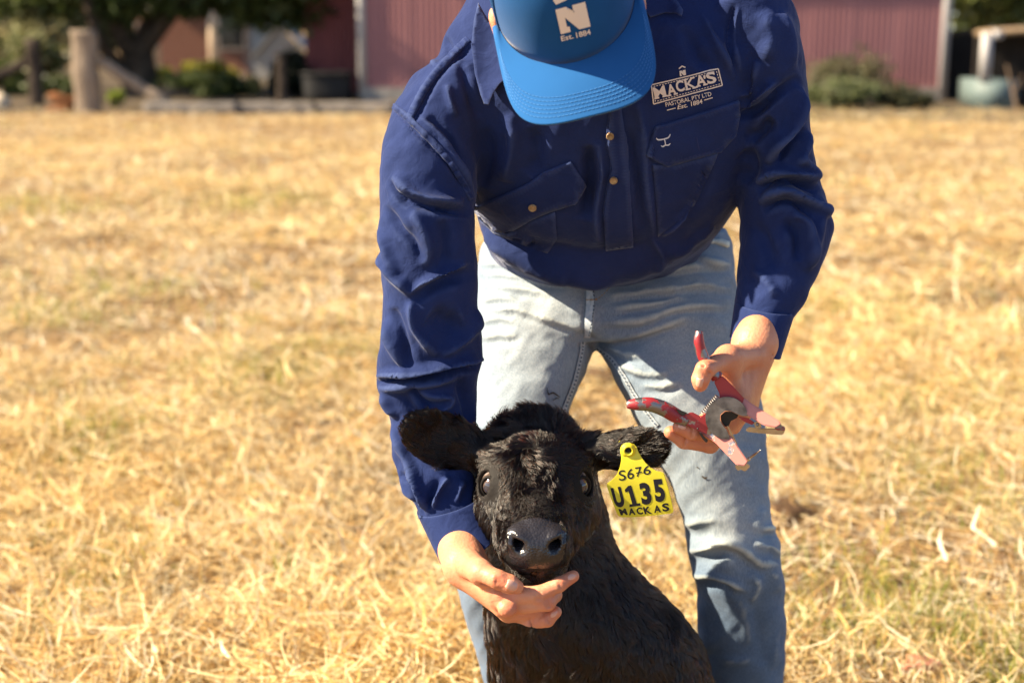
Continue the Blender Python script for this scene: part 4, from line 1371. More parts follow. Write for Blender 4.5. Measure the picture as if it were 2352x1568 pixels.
me = remesh([loft([ring_px(*s) for s in pel], 40, 64, 2.3), loft([ring_px(*s) for s in legL], 90, 52, 2.1), loft([ring_px(*s) for s in legR], 90, 52, 2.1)], .0036)
V, T = arrays(me)
V = laplace(V, T, 10, .5)
ZB = zone(1505.3, 940.8, .4)
js = []
for pts in ([(190, 360), (400, 370), (600, 400), (830, 420)], [(200, 440), (420, 460), (680, 500)], [(210, 540), (330, 520), (450, 540)], [(205, 625), (400, 600), (560, 640), (900, 745)], [(200, 690), (330, 660), (430, 690)], [(200, 795), (330, 780), (460, 785)],
            [(195, 290), (400, 310), (560, 350)], [(1000, 700), (1300, 680), (1500, 600), (1700, 580), (1900, 590)], [(1020, 805), (1200, 790), (1400, 730), (1600, 660)], [(1050, 520), (1400, 480), (1700, 440), (1900, 470)], [(1100, 600), (1400, 560), (1600, 500)],
            [(1650, 250), (1800, 290), (1900, 300)], [(1400, 350), (1700, 310), (1900, 320)], [(1050, 835), (1150, 900), (1300, 920)], [(1150, 970), (1300, 1040), (1480, 1040)], [(1300, 1110), (1450, 1120), (1560, 1090)]):
    p = ZA(*pts)
    js.append((p, 6, -.0040)); js.append(([(x, y - 11) for x, y in p], 8, .0040))
js += [(ZA((905, 380), (915, 500), (905, 650), (905, 750)), 4, -.004), (ZA((955, 400), (960, 600), (935, 750)), 8, .003), (ZA((860, 750), (920, 760), (990, 830)), 7, -.006),
       (ZB((160, 800), (210, 812), (300, 795), (390, 768), (500, 800), (600, 880), (720, 872)), 7, .006), (ZB((190, 850), (300, 860), (430, 830), (520, 880), (620, 940)), 12, -.008), (ZB((190, 905), (240, 950), (330, 962), (440, 990), (540, 1045)), 6, .007),
       (ZB((240, 990), (340, 1000), (450, 1040)), 10, -.007), (ZB((600, 690), (660, 680), (715, 700)), 6, .006), (ZB((610, 720), (680, 710), (715, 730)), 5, -.006), (ZB((560, 760), (670, 800), (725, 855)), 7, .006), (ZB((570, 700), (600, 640), (610, 560)), 9, .004),
       (ZB((640, 800), (690, 840), (725, 870)), 5, -.006), (ZB((145, 640), (190, 655), (270, 640), (380, 630)), 7, .004), (ZB((170, 700), (240, 720), (330, 700)), 8, -.004), (ZB((560, 940), (590, 1000), (570, 1060), (540, 1100)), 7, .005), (ZB((640, 920), (690, 960), (700, 1050)), 7, .004),
       (ZB((270, 1100), (290, 1250), (310, 1400)), 9, .003), (ZB((480, 1060), (520, 1200), (540, 1350)), 9, .003), (ZB((560, 1120), (600, 1300), (620, 1460)), 10, -.003), (ZB((660, 1480), (690, 1380), (700, 1250)), 6, .003), (ZB((360, 1420), (470, 1440), (560, 1420)), 7, .003)]
V = sculpt(V, T, [(p, w * 1.45, a * 1.35, *r_) for p, w, a, *r_ in js], 2.4)
V = crumple(V, T, .0034, 2.4, 44)
V = laplace(V, T, 1, .4)
set_co(me, V)
# wear: pale thighs and knees, bluer sides and shins (dye lost by rubbing)
Qp = to_px(V)
gs = lambda cx, cy, rx, ry: np.exp(-((Qp[:, 0] - cx) / rx) ** 2 - ((Qp[:, 1] - cy) / ry) ** 2)
wear = np.clip(gs(1230, 760, 130, 260) + gs(1600, 900, 110, 260) + gs(1690, 1200, 70, 130) * .9 + gs(1120, 1300, 60, 160), 0, 1)
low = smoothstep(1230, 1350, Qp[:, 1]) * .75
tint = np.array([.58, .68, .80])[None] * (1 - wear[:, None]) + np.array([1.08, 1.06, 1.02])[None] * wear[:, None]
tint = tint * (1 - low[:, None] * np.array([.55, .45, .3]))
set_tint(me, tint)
jeans = link('jeans', me, m_denim, person)
jeans['label'] = 'faded pale blue denim jeans with whiskered thighs'
T_j = tree_of(V, T)


def chain_seam(name, pts, w, m):
    o1 = strip(name, pts, w, T_j, m, jeans, .0022)
    stitch_row(pts, T_j, o1, w * .35, 4, 5, .0034, m_denim_dark)
    return o1


m_denim_dark = mat('denim_indigo', (.05, .08, .13), .9, .1)
chain_seam('inseam', ZA((890, 780), (870, 900), (830, 1060), (780, 1190), (745, 1290)), 9, m_seam)
chain_seam('inseam', ZA((1000, 830), (1090, 900), (1170, 1010), (1240, 1130), (1330, 1260), (1400, 1350)), 9, m_seam)
strip('fly', ZA((940, 375), (945, 500), (935, 640), (925, 755)), 15, T_j, m_seam, jeans, .002)
stitch_row(ZA((960, 400), (968, 520), (955, 640), (935, 750)), T_j, jeans, 1.8, 5, 3, .0028, m_denim_dark)
stitch_row(ZA((1095, 375), (1060, 440), (1000, 490), (940, 510)), T_j, jeans, 1.6, 5, 3, .0018, m_thread)
for y in (408, 425, 506):
    stitch_row(ZA((925, y), (990, y - 2)), T_j, jeans, 2.2, 6, 1.5, .0030, m_thread)
stitch_row(ZB((75, 370), (110, 520), (140, 600), (160, 640)), T_j, jeans, 1.6, 5, 3, .0016, m_seam)
# waistband, back-pocket corner and belt loop showing at the hip
wb = ZA((1700, 130), (1780, 125), (1870, 150), (1872, 118), (1820, 95), (1750, 100))
link('waistband', applique(wb, T_j, .004, 6, yfall=2.27), m_denim, jeans)
me_w = jeans.data
for oo in jeans.children:
    if oo.name.startswith('waistband'): set_tint(oo.data, (.8, .85, .92))
# hay wisps stuck to the denim
m_hay = mat('mud_flake', (.07, .055, .04), .9, .1)
prt = [line2d(ZA((650, 1095), (660, 1140), (690, 1130), (735, 1160)), [1, 3, 4, 1.5]), line2d(ZA((690, 1180), (712, 1165), (728, 1172)), [1, 2.4, 1]), line2d(ZB((268, 378), (285, 390), (298, 384)), [2, 5, 2]), line2d(ZB((238, 326), (250, 334)), 2.2)]
U, tt = joinT(prt)
link('mud_flake', mesh(np.array([drop(T_j, x, y, .0015, 2.2) for x, y in U]), tt), m_hay, jeans, False)

# boots
m_boot = mat('brown_leather', (.12, .07, .04), .6, .4, var=.4, scale=12, bump=.4, bscale=60, bdist=.003)
m_sole = mat('boot_sole', (.03, .025, .02), .8, .2)
for px, Y in ((1722, 2.31), (1228, 2.32)):
    c = P(px, 1790, Y); x, y = c[0], c[1] + .02
    K = [np.concatenate([[x, y + dy, z], [w, 0, 0], [0, l, 0]]) for z, w, l, dy in ((.012, .046, .14, -.06), (.04, .047, .142, -.06), (.07, .044, .12, -.045), (.10, .042, .075, -.005), (.15, .045, .058, .012), (.22, .05, .06, .012))]
    V, Fc = loft(K, 26, 28, 2.4)
    b = link('boot', mesh(V, Fc), m_boot, person)
    K = [np.concatenate([[x, y - .06, z], [.05, 0, 0], [0, .147, 0]]) for z in (-.012, .0, .018)]
    V, Fc = loft(K, 6, 28, 2.6); link('sole', mesh(V, Fc), m_sole, b)

# ------------------------------------------------------------------- cap (posed by the bowed head)
TH, RO, YA = math.radians(48), math.radians(14), math.radians(-4)


def rotv(v):
    v = np.asarray(v, float)
    c, s = math.cos(RO), math.sin(RO)
    v = np.stack([v[..., 0] * c - v[..., 2] * s, v[..., 1], v[..., 0] * s + v[..., 2] * c], -1)
    c, s = math.cos(YA), math.sin(YA)
    return np.stack([v[..., 0] * c - v[..., 1] * s, v[..., 0] * s + v[..., 1] * c, v[..., 2]], -1)


ex = rotv((1, 0, 0)); ef = rotv((0, -math.cos(TH), -math.sin(TH))); eu = rotv((0, -math.sin(TH), math.cos(TH)))
CA, CB, CH = .0870, .103, .118
BW, BL = .0915, .177
CAPC = P(1322, 127, 1.715) - CB * ef
cap3 = lambda x, y, z: CAPC + np.multiply.outer(np.asarray(x, float), ex) + np.multiply.outer(np.asarray(y, float), ef) + np.multiply.outer(np.asarray(z, float), eu)


def crown_pt(phi, t):
    rr = np.cos(t * math.pi / 2) ** .52
    z = CH * np.sin(t * math.pi / 2) ** .95
    front = np.clip(np.cos(phi), 0, 1)
    x, y = CA * np.sin(phi) * rr, CB * np.cos(phi) * rr
    y = y - .012 * front * t + .004 * front
    z = z + .006 * front * np.sin(t * math.pi)
    return x, y, z - .004 * (1 - np.cos(phi) ** 2)


def grid_faces(a, b, wrap=False):
    i, j = np.meshgrid(np.arange(a - 1), np.arange(b - 1), indexing='ij')
    return np.stack([i * b + j, i * b + j + 1, (i + 1) * b + j + 1, (i + 1) * b + j], -1).reshape(-1, 4)


def outward(me, c):
    V, T = arrays(me); N = vnormals(V, T)
    if ((V - np.asarray(c)) * N).sum() < 0: me.flip_normals()
    return me


cap = empty('cap', CAPC); cap.parent = person; cap.matrix_parent_inverse = parent_world(person).inverted()
SPL = math.radians(74)
ph, tt_ = np.meshgrid(np.linspace(-SPL, SPL, 60), np.linspace(0, .97, 40), indexing='ij')
fdrop = np.where(tt_ < .01, -.012, 0)
_x, _y, _z = crown_pt(ph, tt_)
V = cap3(_x, _y, _z + fdrop).reshape(-1, 3)
me = outward(mesh(V, grid_faces(60, 40)), CAPC); fp = link('front_panel', me, m_capf, cap)
md = fp.modifiers.new('s', 'SOLIDIFY'); md.thickness = .003; md.offset = -1
T_cap = tree_of(*arrays(me))
ph, tt_ = np.meshgrid(np.linspace(SPL, 2 * math.pi - SPL, 90), np.linspace(0, .985, 40), indexing='ij')
me = outward(mesh(cap3(*crown_pt(ph, tt_)).reshape(-1, 3) , grid_faces(90, 40)), CAPC); mp_ = link('mesh_back', me, m_mesh, cap)
md = mp_.modifiers.new('s', 'SOLIDIFY'); md.thickness = .002; md.offset = -1
# open netting threads over the mesh back
thr = []
for k in range(70):
    p0 = SPL + (2 * math.pi - 2 * SPL) * k / 69
    for sgn in (1, -1):
        tq = np.linspace(0, .8, 12)
        pts = cap3(*(lambda x, y, z: (x * 1.006, y * 1.006, z))(*crown_pt(np.clip(p0 + sgn * tq * .6, SPL, 2 * math.pi - SPL), tq)))
        thr.append(tube(pts, .0007, 4, 12, False))
link('netting', mesh(*join(thr)), m_cap, mp_)
# piping between front panel and netting
for s in (-1, 1):
    tq = np.linspace(0, .97, 20)
    x, y, z = crown_pt(np.full(20, s * SPL), tq)
    link('piping', mesh(*tube(cap3(x * 1.01, y * 1.01, z), .0016, 6, 40, False)), m_cap, cap)
# brim
NS, NR = 70, 26
s_, r_ = np.meshgrid(np.linspace(-1, 1, NS), np.linspace(0, 1, NR), indexing='ij')
phb = s_ * math.radians(78)
x0, y0 = CA * np.sin(phb) * 1.0, CB * np.cos(phb) + .003
so = np.sign(s_) * np.abs(np.sin(s_ * math.pi / 2)) ** .78
x1 = BW * so; y1 = .022 + (BL - .022) * np.clip(np.cos(s_ * math.pi / 2), 0, 1) ** .36
xb, yb = x0 + (x1 - x0) * r_, y0 + (y1 - y0) * r_
zb = -2.3 * xb ** 2 - .24 * (yb - CB * .75) - .002 + .003 * np.sin(r_ * math.pi)
V = cap3(xb, yb, zb).reshape(-1, 3)
# rows of stitching pressed into the brim
dist_edge = (1 - r_.reshape(-1))
me = mesh(V, grid_faces(NS, NR)); recalc(me)
brim = link('brim', me, m_cap, cap)
md = brim.modifiers.new('sub', 'SUBSURF'); md.levels = md.render_levels = 1
md = brim.modifiers.new('s', 'SOLIDIFY'); md.thickness = .0042; md.offset = 0
T_brim = tree_of(*arrays(me))
m_bst = mat('brim_thread', (.045, .17, .42), .7, .25)
prt = []
zfun = lambda x, y: -2.3 * x ** 2 - .24 * (y - CB * .75) - .002
for q_ in range(6):
    rr = .60 + .062 * q_
    ss = np.linspace(-.97, .97, 150)
    phq = ss * math.radians(78)
    ax_, ay_ = CA * np.sin(phq), CB * np.cos(phq) + .003
    bx_ = BW * np.sign(ss) * np.abs(np.sin(ss * math.pi / 2)) ** .78; by_ = .022 + (BL - .022) * np.clip(np.cos(ss * math.pi / 2), 0, 1) ** .36
    X_, Y_ = ax_ + (bx_ - ax_) * rr, ay_ + (by_ - ay_) * rr
    Z_ = zfun(X_, Y_) + .003 * math.sin(rr * math.pi) + .0024
    pts = cap3(X_, Y_, Z_)
    cum = np.concatenate([[0], np.cumsum(np.linalg.norm(np.diff(pts, axis=0), axis=1))])
    s = 0
    while s < cum[-1]:
        seg = np.array([[np.interp(np.clip(s + e, 0, cum[-1]), cum, pts[:, a]) for a in range(3)] for e in (0, .0018, .0036)])
        prt.append(tube(seg, .0006, 4, 4, False)); s += .0052
link('stitching', mesh(*join(prt)), m_bst, brim)
# emblem and lettering on the front panel
onc = lambda off: (lambda x, y: drop(T_cap, x, y, off, 1.7))
prt3 = []
NB = np.array([(0, 0), (.33, 0), (.33, .22), (.245, .22), (.245, .60), (.62, 0), (1, 0), (1, 1), (.56, 1), (.56, .78), (.68, .78), (.68, .42), (.35, 1), (0, 1)])
U, tt = poly_tris(NB)
prt3.append(lay(U, tt, ZG((1105, 382))[0], np.array([328, -88]) * .204, np.array([-62, -275]) * .204, onc(.0012)))
U, tt = poly_tris(np.array([(0, 0), (1, .55), (1, 1.6), (.2, 1.0), (-.45, 1.6), (-.45, .9)]))
prt3.append(lay(U, tt, ZG((1048, 52))[0], np.array([120, 0]) * .204, np.array([0, -95]) * .204, onc(.0012)))
for body, x, y, w, h in (('Est.', 1112, 462, 140, 58), ('1884', 1280, 425, 165, 62)):
    U, tt = text2d(body, .02)
    prt3.append(lay(U, tt, ZG((x, y))[0], np.array([.97, -.24]) * w * .204, np.array([-.2, -.97]) * h * .204, onc(.001)))
link('cap_logo', mesh(*joinT(prt3)), m_logo, cap, False)
m_button2 = m_cap
V, Fc = loft([np.concatenate([cap3(0, -.008, CH + z), ex * r, ef * r]) for z, r in ((-.004, .008), (.001, .008), (.004, .004))], 8, 16); link('top_button', mesh(V, Fc), m_cap, cap)

# ------------------------------------------------------------------- body: one skin mesh (head, trunk, arms, hands, legs)
m_skin = mat('skin', (.62, .285, .165), .48, .35, col2=(.53, .215, .12), scale=22, bump=.6, bscale=230, bdist=.0014, sss=.22, sssr=(.010, .0035, .0018))
n_, l_ = m_skin.node_tree.nodes, m_skin.node_tree.links
bs = n_['Principled BSDF']; src = bs.inputs['Base Color'].links[0].from_socket
at = n_.new('ShaderNodeAttribute'); at.attribute_name = 'tint'
mx = n_.new('ShaderNodeMix'); mx.data_type = 'RGBA'; mx.blend_type = 'MULTIPLY'; mx.inputs[0].default_value = 1
l_.new(src, mx.inputs[6]); l_.new(at.outputs['Color'], mx.inputs[7]); l_.new(mx.outputs[2], bs.inputs['Base Color'])


def zd(x, y, Y): return P(*ZD((x, y))[0], Y)
def z6(x, y, Y): return P(*Z6((x, y))[0], Y)


hw = cap3(0, 0, 0)
lo = np.array([-.35, 1.55, -.02]); 
fb = Field((-.32, 1.60, .02), (.52, 2.55, 1.56), .008)
fb.ell(cap3(0, -.004, -.005), (.076, .098, .105), np.stack([ex, ef, eu]), .02)
fb.ell(cap3(0, .03, -.085), (.062, .07, .075), np.stack([ex, ef, eu]), .03)
fb.cone(cap3(0, -.03, -.07), P(1325, -120, 1.96), .058, .066, .03)
for (a, b, ra, rb) in ((P(1325, -60, 1.98), P(1380, 180, 2.03), .10, .10), (P(1330, 120, 2.05), P(1390, 470, 2.22), .09, .085), (P(1390, 470, 2.22), P(1390, 650, 2.29), .085, .085)):
    fb.cone(a, b, ra, rb, .05)
fb.cone(P(1130, 190, 2.0), P(1640, 110, 2.03), .05, .05, .04)
for chn, rad in (([P(1030, 230, 1.965), P(985, 500, 1.915), P(985, 800, 1.925), P(1000, 1000, 1.915), P(1045, 1170, 1.868)], [.05, .042, .036, .034, .026]),
                 ([P(1730, 130, 1.985), P(1780, 330, 2.0), P(1805, 510, 1.99), P(1775, 620, 1.965), P(1750, 730, 1.94)], [.05, .042, .034, .032, .026]),
                 ([P(1530, 700, 2.27), P(1625, 1000, 2.18), P(1690, 1250, 2.15), P(1705, 1450, 2.19), P(1720, 1740, 2.3)], [.078, .058, .044, .042, .036]),
                 ([P(1240, 700, 2.26), P(1185, 1000, 2.165), P(1142, 1250, 2.15), P(1162, 1450, 2.2), P(1228, 1740, 2.31)], [.078, .058, .044, .042, .036])):
    fb.chain(chn, rad, .03)
Vb, Qb = fb.mesh()
# head detail and ears on a finer net
lo = CAPC - [.16, .16, .2]; fh = Field(lo, CAPC + [.16, .2, .15], .0026)
fh.ell(cap3(0, -.004, -.005), (.078, .099, .106), np.stack([ex, ef, eu]), .01)
fh.ell(cap3(0, .028, -.085), (.062, .066, .072), np.stack([ex, ef, eu]), .03)
fh.ell(cap3(0, .06, -.125), (.026, .022, .022), np.stack([ex, ef, eu]), .025)
fh.cone(cap3(0, .098, -.035), cap3(0, .122, -.072), .009, .013, .012)
fh.ell(cap3(0, .088, -.105), (.026, .012, .006), np.stack([ex, ef, eu]), .008)
fh.ell(cap3(0, .088, -.117), (.022, .011, .006), np.stack([ex, ef, eu]), .008)
for s in (-1, 1):
    fh.ell(cap3(s * .032, .085, -.032), (.015, .012, .010), np.stack([ex, ef, eu]), .008, sub=True)
    fh.ell(cap3(s * .032, .079, -.032), (.0125, .0125, .0125), None, .003)
    fh.ell(cap3(s * .088, .0, -.036), (.011, .021, .034), np.stack([ex, ef, eu]), .008)
    fh.ell(cap3(s * .099, .006, -.034), (.006, .011, .021), np.stack([ex, ef, eu]), .004, sub=True)
fh.cone(cap3(0, -.03, -.07), P(1325, -120, 1.96), .056, .064, .03)
Vh, Qh = fh.mesh()

# right hand under the calf's chin
HW = 1
fr_ = Field(np.minimum(zd(60, 60, 1.64), zd(60, 1650, 1.64)) - [.05, .01, .01], np.maximum(zd(2150, 60, 1.87), zd(2150, 60, 1.64)) + .015, .0017)
wr = [zd(330, 80, 1.85), zd(370, 370, 1.815)]
fr_.cone(wr[0], wr[1], .019, .022, .01)
fr_.ell((wr[0] + wr[1]) / 2, (.0255, .019, .022), basis(zd(430, 300, 1.77) - zd(80, 470, 1.77), [0, 1, 0]), .02)
K2, K3, K4, K5 = zd(880, 965, 1.713), zd(950, 1120, 1.718), zd(1015, 1195, 1.733), zd(1065, 1245, 1.75)
base = zd(430, 560, 1.785)
for k_, rr in ((K2, .0140), (K3, .0145), (K4, .0135), (K5, .0125)):
    fr_.cone(wr[1], base, .025, .024, .012)
    fr_.cone(base, k_, .022, rr, .012)
fr_.chain([zd(480, 540, 1.755), zd(640, 650, 1.708), zd(880, 752, 1.686), zd(1030, 812, 1.684), zd(1125, 848, 1.690)], [.020, .0142, .0112, .0112, .0092], .006)
fr_.cone(zd(640, 660, 1.715), K2, .010, .010, .016)
fr_.chain([K2, zd(1430, 955, 1.697), zd(1705, 822, 1.700), zd(1900, 705, 1.708)], [.0128, .0106, .0092, .0078], .004)
fr_.chain([K3, zd(1545, 1062, 1.698), zd(1640, 960, 1.725), zd(1600, 880, 1.755)], [.0138, .0108, .0098, .009], .004)
fr_.chain([K4, zd(1470, 1185, 1.722), zd(1560, 1080, 1.75), zd(1500, 1000, 1.775)], [.0128, .0100, .0092, .0085], .004)
fr_.chain([K5, zd(1330, 1352, 1.726), zd(1550, 1303, 1.712), zd(1665, 1195, 1.712)], [.0118, .0094, .0086, .0076], .004)
fr_.ell(zd(1000, 1160, 1.692), (.012, .008, .010), None, .010)            # knuckle swell
fr_.ell(zd(870, 745, 1.680), (.009, .006, .007), None, .006)
for a, b in ((zd(860, 665, 1.674), zd(850, 800, 1.672)), (zd(905, 680, 1.673), zd(900, 815, 1.671))):      # thumb joint creases
    fr_.cone(a, b, .0022, .0022, .003, sub=True)
fr_.cone(zd(620, 740, 1.70), zd(960, 930, 1.690), .003, .0025, .006, sub=True)
fr_.cone(zd(1120, 1130, 1.686), zd(1450, 1020, 1.687), .0014, .0016, .003, sub=True)
for k_, dy in ((K2, -.0165), (K3, -.0168), (K4, -.016)):
    fr_.cone(base * .45 + k_ * .55 + [0, dy, .003], k_ + [0, dy * .78, .002], .0030, .0034, .005)
for (x0, y0), (x1, y1), Y_ in (((1395, 885), (1405, 1030), 1.6872), ((1440, 880), (1455, 1015), 1.6870), ((1690, 760), (1735, 870), 1.6908), ((1520, 1010), (1545, 1130), 1.6875), ((1560, 1010), (1585, 1120), 1.6885), ((1310, 1300), (1350, 1420), 1.7172), ((1540, 1250), (1580, 1350), 1.7035)):
    fr_.cone(zd(x0, y0, Y_), zd(x1, y1, Y_), .0013, .0013, .0026, sub=True)
Vr, Qr = fr_.mesh()

# left hand on the pliers and ear tip
fl_ = Field(np.minimum(z6(380, 60, 1.77), z6(380, 1380, 1.96)) - .01, np.maximum(z6(1520, 60, 1.96), z6(1520, 60, 1.77)) + .012, .0017)
w0, w1 = z6(1270, 60, 1.94), z6(1250, 330, 1.90)
fl_.cone(w0, w1, .024, .0235, .01)
fl_.ell(w1, (.0275, .020, .04), basis(z6(1420, 400, 1.9) - z6(1075, 300, 1.9), [0, 1, 0]), .02)
L2, L3, L4, L5 = z6(1085, 830, 1.850), z6(1130, 890, 1.862), z6(1165, 900, 1.88), z6(1200, 850, 1.90)
for k_, rr in ((L2, .015), (L3, .0155), (L4, .015), (L5, .014)):
    fl_.cone(w1, k_, .0240, rr * .95, .012)
fl_.chain([z6(1215, 430, 1.875), z6(1010, 450, 1.835), z6(805, 555, 1.797), z6(768, 640, 1.793), z6(765, 690, 1.795)], [.020, .0140, .0116, .0108, .0092], .006)
fl_.cone(z6(1010, 450, 1.835), L2, .011, .012, .02)
fl_.chain([L2, z6(850, 1110, 1.832), z6(690, 1110, 1.818), z6(575, 1068, 1.812)], [.0138, .0118, .0104, .0088], .004)
fl_.chain([L3, z6(850, 1215, 1.846), z6(620, 1185, 1.834), z6(500, 1112, 1.826)], [.0142, .0124, .0108, .0090], .004)
fl_.chain([L4, z6(960, 1120, 1.880), z6(840, 1080, 1.866), z6(800, 1000, 1.85)], [.0138, .0112, .0100, .009], .004)
fl_.chain([L5, z6(1060, 1060, 1.905), z6(940, 1020, 1.89), z6(900, 950, 1.87)], [.0128, .0100, .009, .008], .004)
fl_.ell(z6(800, 545, 1.789), (.009, .0065, .008), None, .006)
fl_.cone(z6(930, 600, 1.806), z6(1020, 560, 1.810), .002, .002, .005, sub=True)
for (x0, y0), (x1, y1), Y_ in (((775, 505), (850, 590), 1.7855), ((755, 545), (830, 625), 1.7815), ((700, 1060), (690, 1160), 1.808), ((640, 1150), (620, 1240), 1.8235), ((1120, 330), (1400, 420), 1.8795), ((1110, 365), (1380, 455), 1.878)):
    fl_.cone(z6(x0, y0, Y_), z6(x1, y1, Y_), .0014, .0014, .003, sub=True)
for a_, b_ in ((z6(1180, 450, 1.866), z6(1110, 800, 1.838)), (z6(1260, 450, 1.874), z6(1160, 820, 1.848))):
    fl_.cone(a_, b_, .0035, .0035, .007)
Vl, Ql = fl_.mesh()

off = 0; VV, QQ = [], []
for v, q_ in ((Vb, Qb), (Vh, Qh), (Vr, Qr), (Vl, Ql)):
    VV.append(v); QQ.append(q_ + off); off += len(v)
VV, QQ = np.concatenate(VV), np.concatenate(QQ)
me = mesh(VV, QQ)
tint = np.ones((len(VV), 3))
for c, r, col in ((zd(1075, 835, 1.675), .0085, (1.35, 1.45, 1.5)), (zd(1925, 700, 1.698), .006, (1.25, 1.35, 1.35)), (zd(1660, 1205, 1.702), .006, (1.2, 1.2, 1.2)), (z6(745, 690, 1.785), .0065, (1.2, 1.15, 1.2)), (z6(590, 1040, 1.80), .006, (1.15, 1.15, 1.15))):
    d = np.linalg.norm(VV - c, axis=1); k_ = smoothstep(r * 1.08, r * .85, d)[:, None]
    tint = tint * (1 - k_) + k_ * np.array(col)
for c, r in ((zd(1000, 1170, 1.69), .016), (zd(880, 750, 1.675), .012), (zd(1545, 1062, 1.69), .012), (zd(1330, 1352, 1.705), .014), (zd(1650, 1210, 1.70), .014), (zd(1900, 720, 1.70), .016), (z6(800, 555, 1.785), .016), (z6(560, 1090, 1.81), .022), (z6(765, 690, 1.785), .012)):
    d = np.linalg.norm(VV - c, axis=1); k_ = np.exp(-(d / r) ** 2)[:, None]
    tint = tint * (1 - .35 * k_ * np.array([.1, .55, .6]))
set_tint(me, tint)
body = link('body', me, m_skin, person)
m_nail = mat('fingernail', (.66, .36, .26), .32, .5)


def nail(c, along, out, w, l):
    R_ = basis(along, np.cross(along, out))
    n3 = R_[2] if R_[2] @ np.asarray(out) > 0 else -R_[2]
    a, b = np.meshgrid(np.linspace(-1, 1, 9), np.linspace(-1, 1, 9), indexing='ij')
    prof = np.sqrt(np.clip(1 - .55 * np.abs(a) ** 3, .05, 1))
    V = c + np.multiply.outer(a * l, R_[0]) + np.multiply.outer(b * w * prof, R_[1]) + np.multiply.outer(-.0035 * b ** 2 - .0012 * a ** 2, n3)
    me = mesh(V.reshape(-1, 3), grid_faces(9, 9))
    o = link('fingernail', me, m_nail, body)
    md = o.modifiers.new('s', 'SOLIDIFY'); md.thickness = .0007; md.offset = 0


VT, TT = arrays(body.data)
T_body = tree_of(VT, TT)
for (a_, b_, Z_, w, l) in (((1010, 800), (1130, 852), zd, .0068, .0075), ((1830, 745), (1940, 690), zd, .0048, .0062), ((1600, 1262), (1680, 1190), zd, .0045, .0055), ((762, 640), (752, 712), z6, .0062, .0068), ((640, 1070), (570, 1055), z6, .0050, .0055)):
    zz = ZD if Z_ is zd else Z6
    p0, p1 = zz(a_, b_); pm = ((p0[0] + p1[0]) / 2, (p0[1] + p1[1]) / 2)
    c = drop(T_body, *pm, .0006); q0, q1 = drop(T_body, *p0, 0), drop(T_body, *p1, 0)
    if c is None or q0 is None or q1 is None: continue
    cc_ = drop(T_body, *pm, .01)
    nail(c, q1 - q0, cc_ - c, w, l)
# short hair under the cap
m_hair = mat('brown_hair', (.05, .03, .018), .6, .3, var=.4, scale=90)
V, Fc = loft([np.concatenate([cap3(0, -.012, z), ex * a, ef * b]) for z, a, b in ((-.095, .058, .074), (-.075, .070, .086), (-.04, .0795, .094), (-.02, .0815, .0965), (.02, .081, .096))], 16, 40, 2.0)
Vx = V.copy()
rel = V - CAPC
fy = rel @ ef
fz = rel @ eu
keepm = [f for f in Fc if np.mean(fy[f]) < .02 and (np.mean(fz[f]) > -.04 or np.mean(fy[f]) < -.02)]
link('hair', mesh(V, keepm), m_hair, person)

# =================================================================== CALF
calf = empty('calf', (.15, 2.1, 0))
tag(calf, 'fluffy black calf with its chin held up by a hand, facing the camera', 'calf')
m_hide = mat('black_hide', (.010, .008, .007), .7, .25, var=.3, scale=60, bump=.5, bscale=260, bdist=.001)
m_nose = mat('wet_black_nose', (.022, .020, .023), .24, .6, var=.35, scale=45)
_n, _l = m_nose.node_tree.nodes, m_nose.node_tree.links
vo = _n.new('ShaderNodeTexVoronoi'); vo.inputs['Scale'].default_value = 300
tc = _n.new('ShaderNodeTexCoord'); _l.new(tc.outputs['Object'], vo.inputs['Vector'])
bp = _n.new('ShaderNodeBump'); bp.inputs['Strength'].default_value = .5; bp.inputs['Distance'].default_value = .0012; bp.invert = True
_l.new(vo.outputs['Distance'], bp.inputs['Height']); _l.new(bp.outputs[0], _n['Principled BSDF'].inputs['Normal'])

E0 = P(1229.5, 1110, 1.83)
af = np.array([0, -.975, -.222]); au = np.array([0, -.222, .975]); axx = np.array([1., 0, 0])
RH = np.stack([axx, af, au])
hd = lambda x, f, u: E0 + x * axx + f * af + u * au
fc = Field((-.28, 1.60, .0), (.42, 2.85, .86), .0033)
# trunk, lying on its chest, then neck and breast as overlapping slices
fc.cone((.12, 2.08, .19), (.14, 2.40, .155), .12, .105, .05)
fc.cone((.14, 2.40, .155), (.14, 2.62, .14), .105, .115, .05)
for s in (-1, 1):
    fc.ell((.14 + s * .10, 2.62, .10), (.06, .14, .09), None, .04)
    fc.chain([(.14 + s * .13, 2.55, .07), (.13 + s * .14, 2.46, .05), (.14 + s * .17, 2.62, .04)], [.05, .034, .024], .02)
    fc.chain([(.10 + s * .09, 2.03, .2), (.08 + s * .1, 1.90, .06), (.09 + s * .085, 2.03, .035), (.09 + s * .085, 2.08, .03)], [.06, .038, .026, .026], .03)
fc.chain([(.14, 2.72, .19), (.15, 2.77, .12), (.14, 2.76, .05)], [.022, .014, .012], .02)
neck = [((1140, 1040), (1335, 1040), 1.955, .065), ((1118, 1120), (1360, 1110), 1.955, .08), ((1116, 1200), (1382, 1195), 1.955, .088), ((1120, 1290), (1414, 1285), 1.955, .096),
        ((1126, 1370), (1478, 1355), 1.965, .108), ((1132, 1440), (1552, 1422), 1.985, .12), ((1134, 1520), (1606, 1500), 2.01, .13), ((1136, 1620), (1638, 1605), 2.03, .14), ((1140, 1750), (1650, 1730), 2.04, .145)]
NK = catmull([ring_px(*s) for s in neck], 40)
